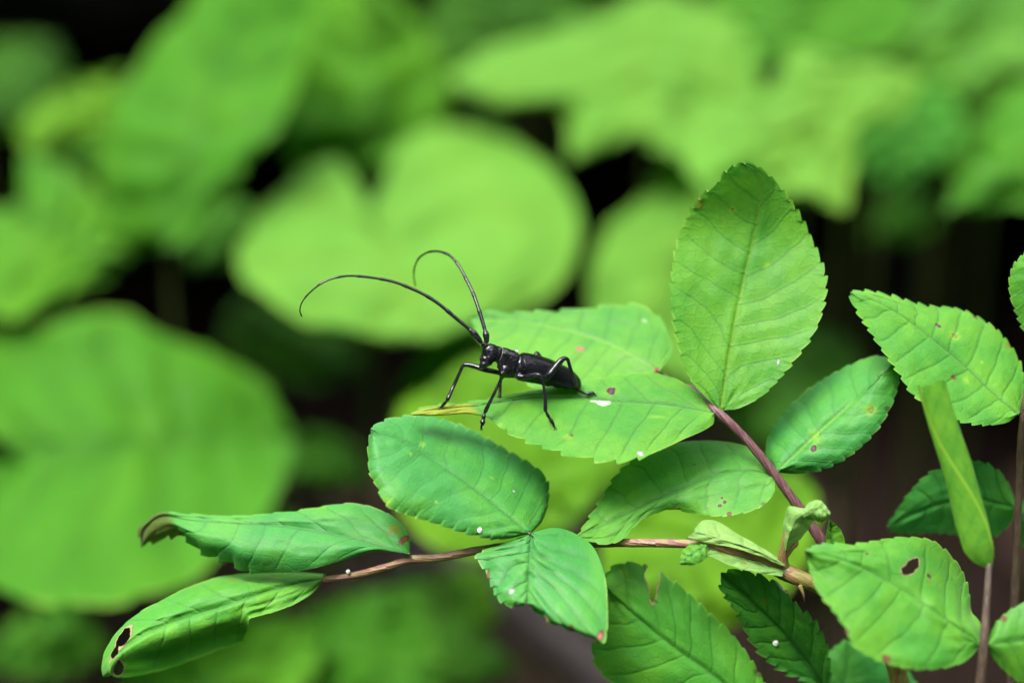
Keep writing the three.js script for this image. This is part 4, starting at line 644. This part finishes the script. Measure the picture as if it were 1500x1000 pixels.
  tube([[654, 587, Z.rf + 0.4, 0.18], [651, 591, Z.rf + 0.25, 0.24], [648, 594, Z.rf + 0.1, 0.22], [645, 596.5, Z.rf + 0.05, 0.12]], { seg: 24 });
  // middle legs
  tube([[758, 551, bz(758) + 1.1, 0.5], [768, 552, bz(768) + 1.8, 0.42], [780, 550, Z.lm - 0.5, 0.4], [789, 549, Z.lm, 0.3], [793.5, 553, Z.lm + 0.1, 0.2], [796, 563, Z.lm + 0.1, 0.2], [799, 583, Z.lm + 0.2, 0.27], [799, 600, Z.lm + 0.3, 0.3], [800, 603.5, Z.lm + 0.25, 0.18]], { seg: 90 });
  tube([[799.5, 602, Z.lm + 0.25, 0.18], [803, 609, Z.lm + 0.2, 0.25], [805, 612, Z.lm + 0.2, 0.2], [808, 617, Z.lm + 0.15, 0.31], [810, 620, Z.lm + 0.1, 0.22], [812, 625, Z.lm, 0.14], [812.5, 628, Z.lm, 0.07]], { seg: 40 });
  tube([[760, 550, bz(760) - 1.0, 0.45], [748, 550, bz(748) - 2.2, 0.36], [736, 552, -3.2, 0.28], [733.5, 558, -3.2, 0.2], [732.5, 572, -3, 0.24], [731.5, 586, Math.min(-2.2, Z.rm), 0.26], [733, 592, -2.6, 0.12]]);
  // hind legs
  tube([[796, 556, bz(796) + 1.2, 0.5], [803, 551, bz(803) + 2.4, 0.52], [812, 540, 0.9, 0.58], [821, 529, 0.8, 0.46], [826, 525, 0.7, 0.36], [831, 526, 0.6, 0.28], [834, 534, 0.5, 0.26], [838, 548, 0.2, 0.3], [842, 560, -0.2, 0.38], [844, 568, Z.lh + 0.5, 0.36], [846, 571, Z.lh + 0.4, 0.22]], { seg: 110 });
  tube([[845, 570, Z.lh + 0.4, 0.2], [852, 574, Z.lh + 0.3, 0.2], [857, 576, Z.lh + 0.25, 0.17], [862, 576.5, Z.lh + 0.2, 0.27], [868, 575.5, Z.lh + 0.15, 0.24], [872, 577, Z.lh, 0.09]], { seg: 40 });
  tube([[794, 552, bz(794) - 1.2, 0.5], [790, 536, bz(790) - 2.6, 0.52], [786, 521, bz(786) - 2.9, 0.42], [785, 517, bz(786) - 3.0, 0.3], [788, 518, bz(786) - 3.2, 0.28], [800, 535, bz(800) - 3.3, 0.27], [822, 552, -6, 0.25], [840, 560, Math.min(-4.6, Z.rh), 0.2], [850, 562, Math.min(-4.6, Z.rh), 0.1]], { seg: 90 });
  // paired claws at the ends of the feet
  for (const [x, y, z, dx, dy] of [[705, 627, Z.lf + 0.3, 0, 4], [645.5, 596, Z.rf + 0.1, -4, 1.5], [812.3, 626, Z.lm + 0.05, 2, 4], [871, 577, Z.lh + 0.05, 4, 1]]) for (const k of [-1, 1]) tube([[x, y, z, 0.08], [x + dx * 0.6 - k * dy * 0.35, y + dy * 0.6 + k * dx * 0.35, z + 0.12, 0.06], [x + dx * 1.1 - k * dy * 0.45, y + dy * 1.1 + k * dx * 0.45, z - 0.1, 0.02]], { seg: 10, sides: 6 });
  // antennae: eleven joints each, thickened where they meet
  const antenna = (pts, z0, z1, r0) => {
    const c = curve(pts), cut = [0, 0.085, 0.105, 0.22, 0.33, 0.44, 0.55, 0.65, 0.745, 0.83, 0.91, 1], q = [];
    cut.forEach((t, i) => { if (i === 11) return; const e = cut[i + 1], r = i === 0 ? r0 * 1.55 : i === 1 ? r0 * 0.85 : r0 * (1 - 0.74 * (i - 2) / 9), n = i === 1 ? [0.2] : [0.06, 0.35, 0.7, 0.93];
      for (const f of n) { const u = mix(t, e, f), p = c(u), sw = i === 0 ? [0.62, 0.9, 1.08, 0.8][n.indexOf(f)] : i === 1 ? 1 : [0.95, 0.94, 0.98, 1.1][n.indexOf(f)]; q.push([p[0], p[1], z0 + (z1 - z0) * Math.pow(u, 1.4), r * sw]); } });
    const p = c(1); q.push([p[0], p[1], z1, r0 * 0.14]); tube(q, { seg: 260, sides: 10 });
  };
  antenna([[706.5, 504], [700, 495], [692, 486], [668, 466], [644, 446], [626, 434], [606, 424], [574, 412], [532, 405], [503, 404.5], [474, 413], [452, 430], [441.5, 444], [439, 456], [442, 464]], bz(706) + 0.7, 3.4, 0.29);
  antenna([[713, 504], [712.5, 495], [711, 486], [705, 465], [698, 443], [691, 425], [682, 407], [672, 389], [660, 375], [650, 370], [641, 368], [628, 369], [615, 376.5], [607.5, 390], [606, 403], [608.5, 420]], bz(713) - 0.6, -11, 0.3);
  for (const l of limbs) { const u = l.attributes.uv; for (let i = 0; i < u.count; i++) u.setXY(i, u.getX(i) * 0.3, u.getY(i) * 1.2); }
  body = mergeGeometries([body.toNonIndexed(), ...limbs.map((l) => l.toNonIndexed())]);
  part('body', mergeVertices(body, 1e-7), shell, beetle);
}
for (const side of [1, -1]) { // the wing cases: two shells that meet along the back
  const NU = 90, NV = 26, pos = [], uv = [], idx = [];
  const cx = curve([[758, 532.5], [775, 538], [800, 545.5], [825, 555], [842, 562.5], [850, 567]]), rad = table([[0, 1.3], [0.015, 1.6], [0.04, 1.8], [0.09, 1.93], [0.17, 2.02], [0.3, 2.08], [0.45, 2.06], [0.6, 1.94], [0.72, 1.86], [0.83, 1.64], [0.91, 1.34], [0.96, 1.02], [0.985, 0.7], [1, 0.25]]);
  for (let i = 0; i < NU; i++) for (let j = 0; j < NV; j++) {
    const u = i / (NU - 1), c = cx(u), f = j / (NV - 2), inner = j === NV - 1, a = Math.min(f, 1) * 1.92, R = rad(u) * (inner ? 0.88 : 1), o = BP(c[0], c[1]);
    const ridge = 1 + 0.025 * Math.exp(-Math.pow((a - 1.75) / 0.12, 2)) - 0.03 * Math.exp(-Math.pow(a / 0.05, 2)), pit = 0.02 * (fbm(u * 40, f * 12 + 3, 15, 3) - 0.5), q = R * (ridge + pit);
    const dors = Math.cos(a) > 0 ? Math.pow(Math.cos(a), 0.9) : Math.cos(a);
    const v = o.addScaledVector(Dn, dors * q / 1000).addScaledVector(S, side * (Math.sin(a) * q * 1.08 + 0.012) / 1000);
    pos.push(v.x, v.y, v.z); uv.push(u * 1.2, f * 0.5);
    if (i < NU - 1 && j < NV - 1) { const k = i * NV + j; idx.push(k, k + 1, k + NV, k + 1, k + NV + 1, k + NV); }
  }
  const g = new THREE.BufferGeometry(); g.setAttribute('position', new THREE.Float32BufferAttribute(pos, 3)); g.setAttribute('uv', new THREE.Float32BufferAttribute(uv, 2)); g.setIndex(idx); g.computeVertexNormals();
  const w2 = wing; w2.side = THREE.DoubleSide;
  part('wing_case', g, w2, beetle);
}
{ // a pale fringe behind the head and a pale tube painting the light caught on the near wing case
  const fringeAndGlint = new THREE.MeshStandardMaterial({ color: new THREE.Color().setRGB(0.09, 0.075, 0.07), roughness: 0.6 });
  const ring = []; for (let i = 0; i <= 14; i++) { const a = -1.1 + i / 14 * 3.2; ring.push(BP(731.5, 519.5).addScaledVector(Dn, 1.2 * Math.cos(a) / 1000).addScaledVector(S, 1.2 * Math.sin(a) / 1000)); }
  part('collar_fringe', tubeGeo(ring, ring.map(() => 0.00005), { sides: 8, seg: 60 }), fringeAndGlint, beetle);
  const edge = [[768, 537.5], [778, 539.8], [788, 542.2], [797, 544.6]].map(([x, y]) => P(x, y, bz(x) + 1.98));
  part('wing_margin_glint', tubeGeo(edge, [0.00003, 0.00007, 0.00007, 0.00003], { sides: 8, seg: 30 }), fringeAndGlint, beetle);
}
for (const side of [1, -1]) { // kidney-shaped eyes round the roots of the antennae
  const e = new THREE.SphereGeometry(0.62 / 1000, 24, 18), a = e.attributes.position, v = new THREE.Vector3(), c = BP(716, 514.5, 0).addScaledVector(S, side * 1.06 / 1000);
  for (let i = 0; i < a.count; i++) { v.fromBufferAttribute(a, i); const k = 1 - 0.35 * Math.exp(-((v.x * 1000 + 0.45) ** 2 + (v.y * 1000 - 0.1) ** 2) / 0.05); const w = c.clone().addScaledVector(A, v.x * 0.75 * k).addScaledVector(Dn, v.y * 1.15 * k).addScaledVector(S, v.z * 0.62); a.setXYZ(i, w.x, w.y, w.z); }
  e.computeVertexNormals();
  part('eye', e, new THREE.MeshPhysicalMaterial({ color: new THREE.Color().setRGB(0.02, 0.018, 0.028), roughness: 0.22, clearcoat: 0.6, clearcoatRoughness: 0.12 }), beetle);
}
speck(757.5, 515, bz(757) + 0.3, 0.24, 'tiny white speck on the beetle\'s back at the root of the wing cases');

renderer.render(scene, camera);
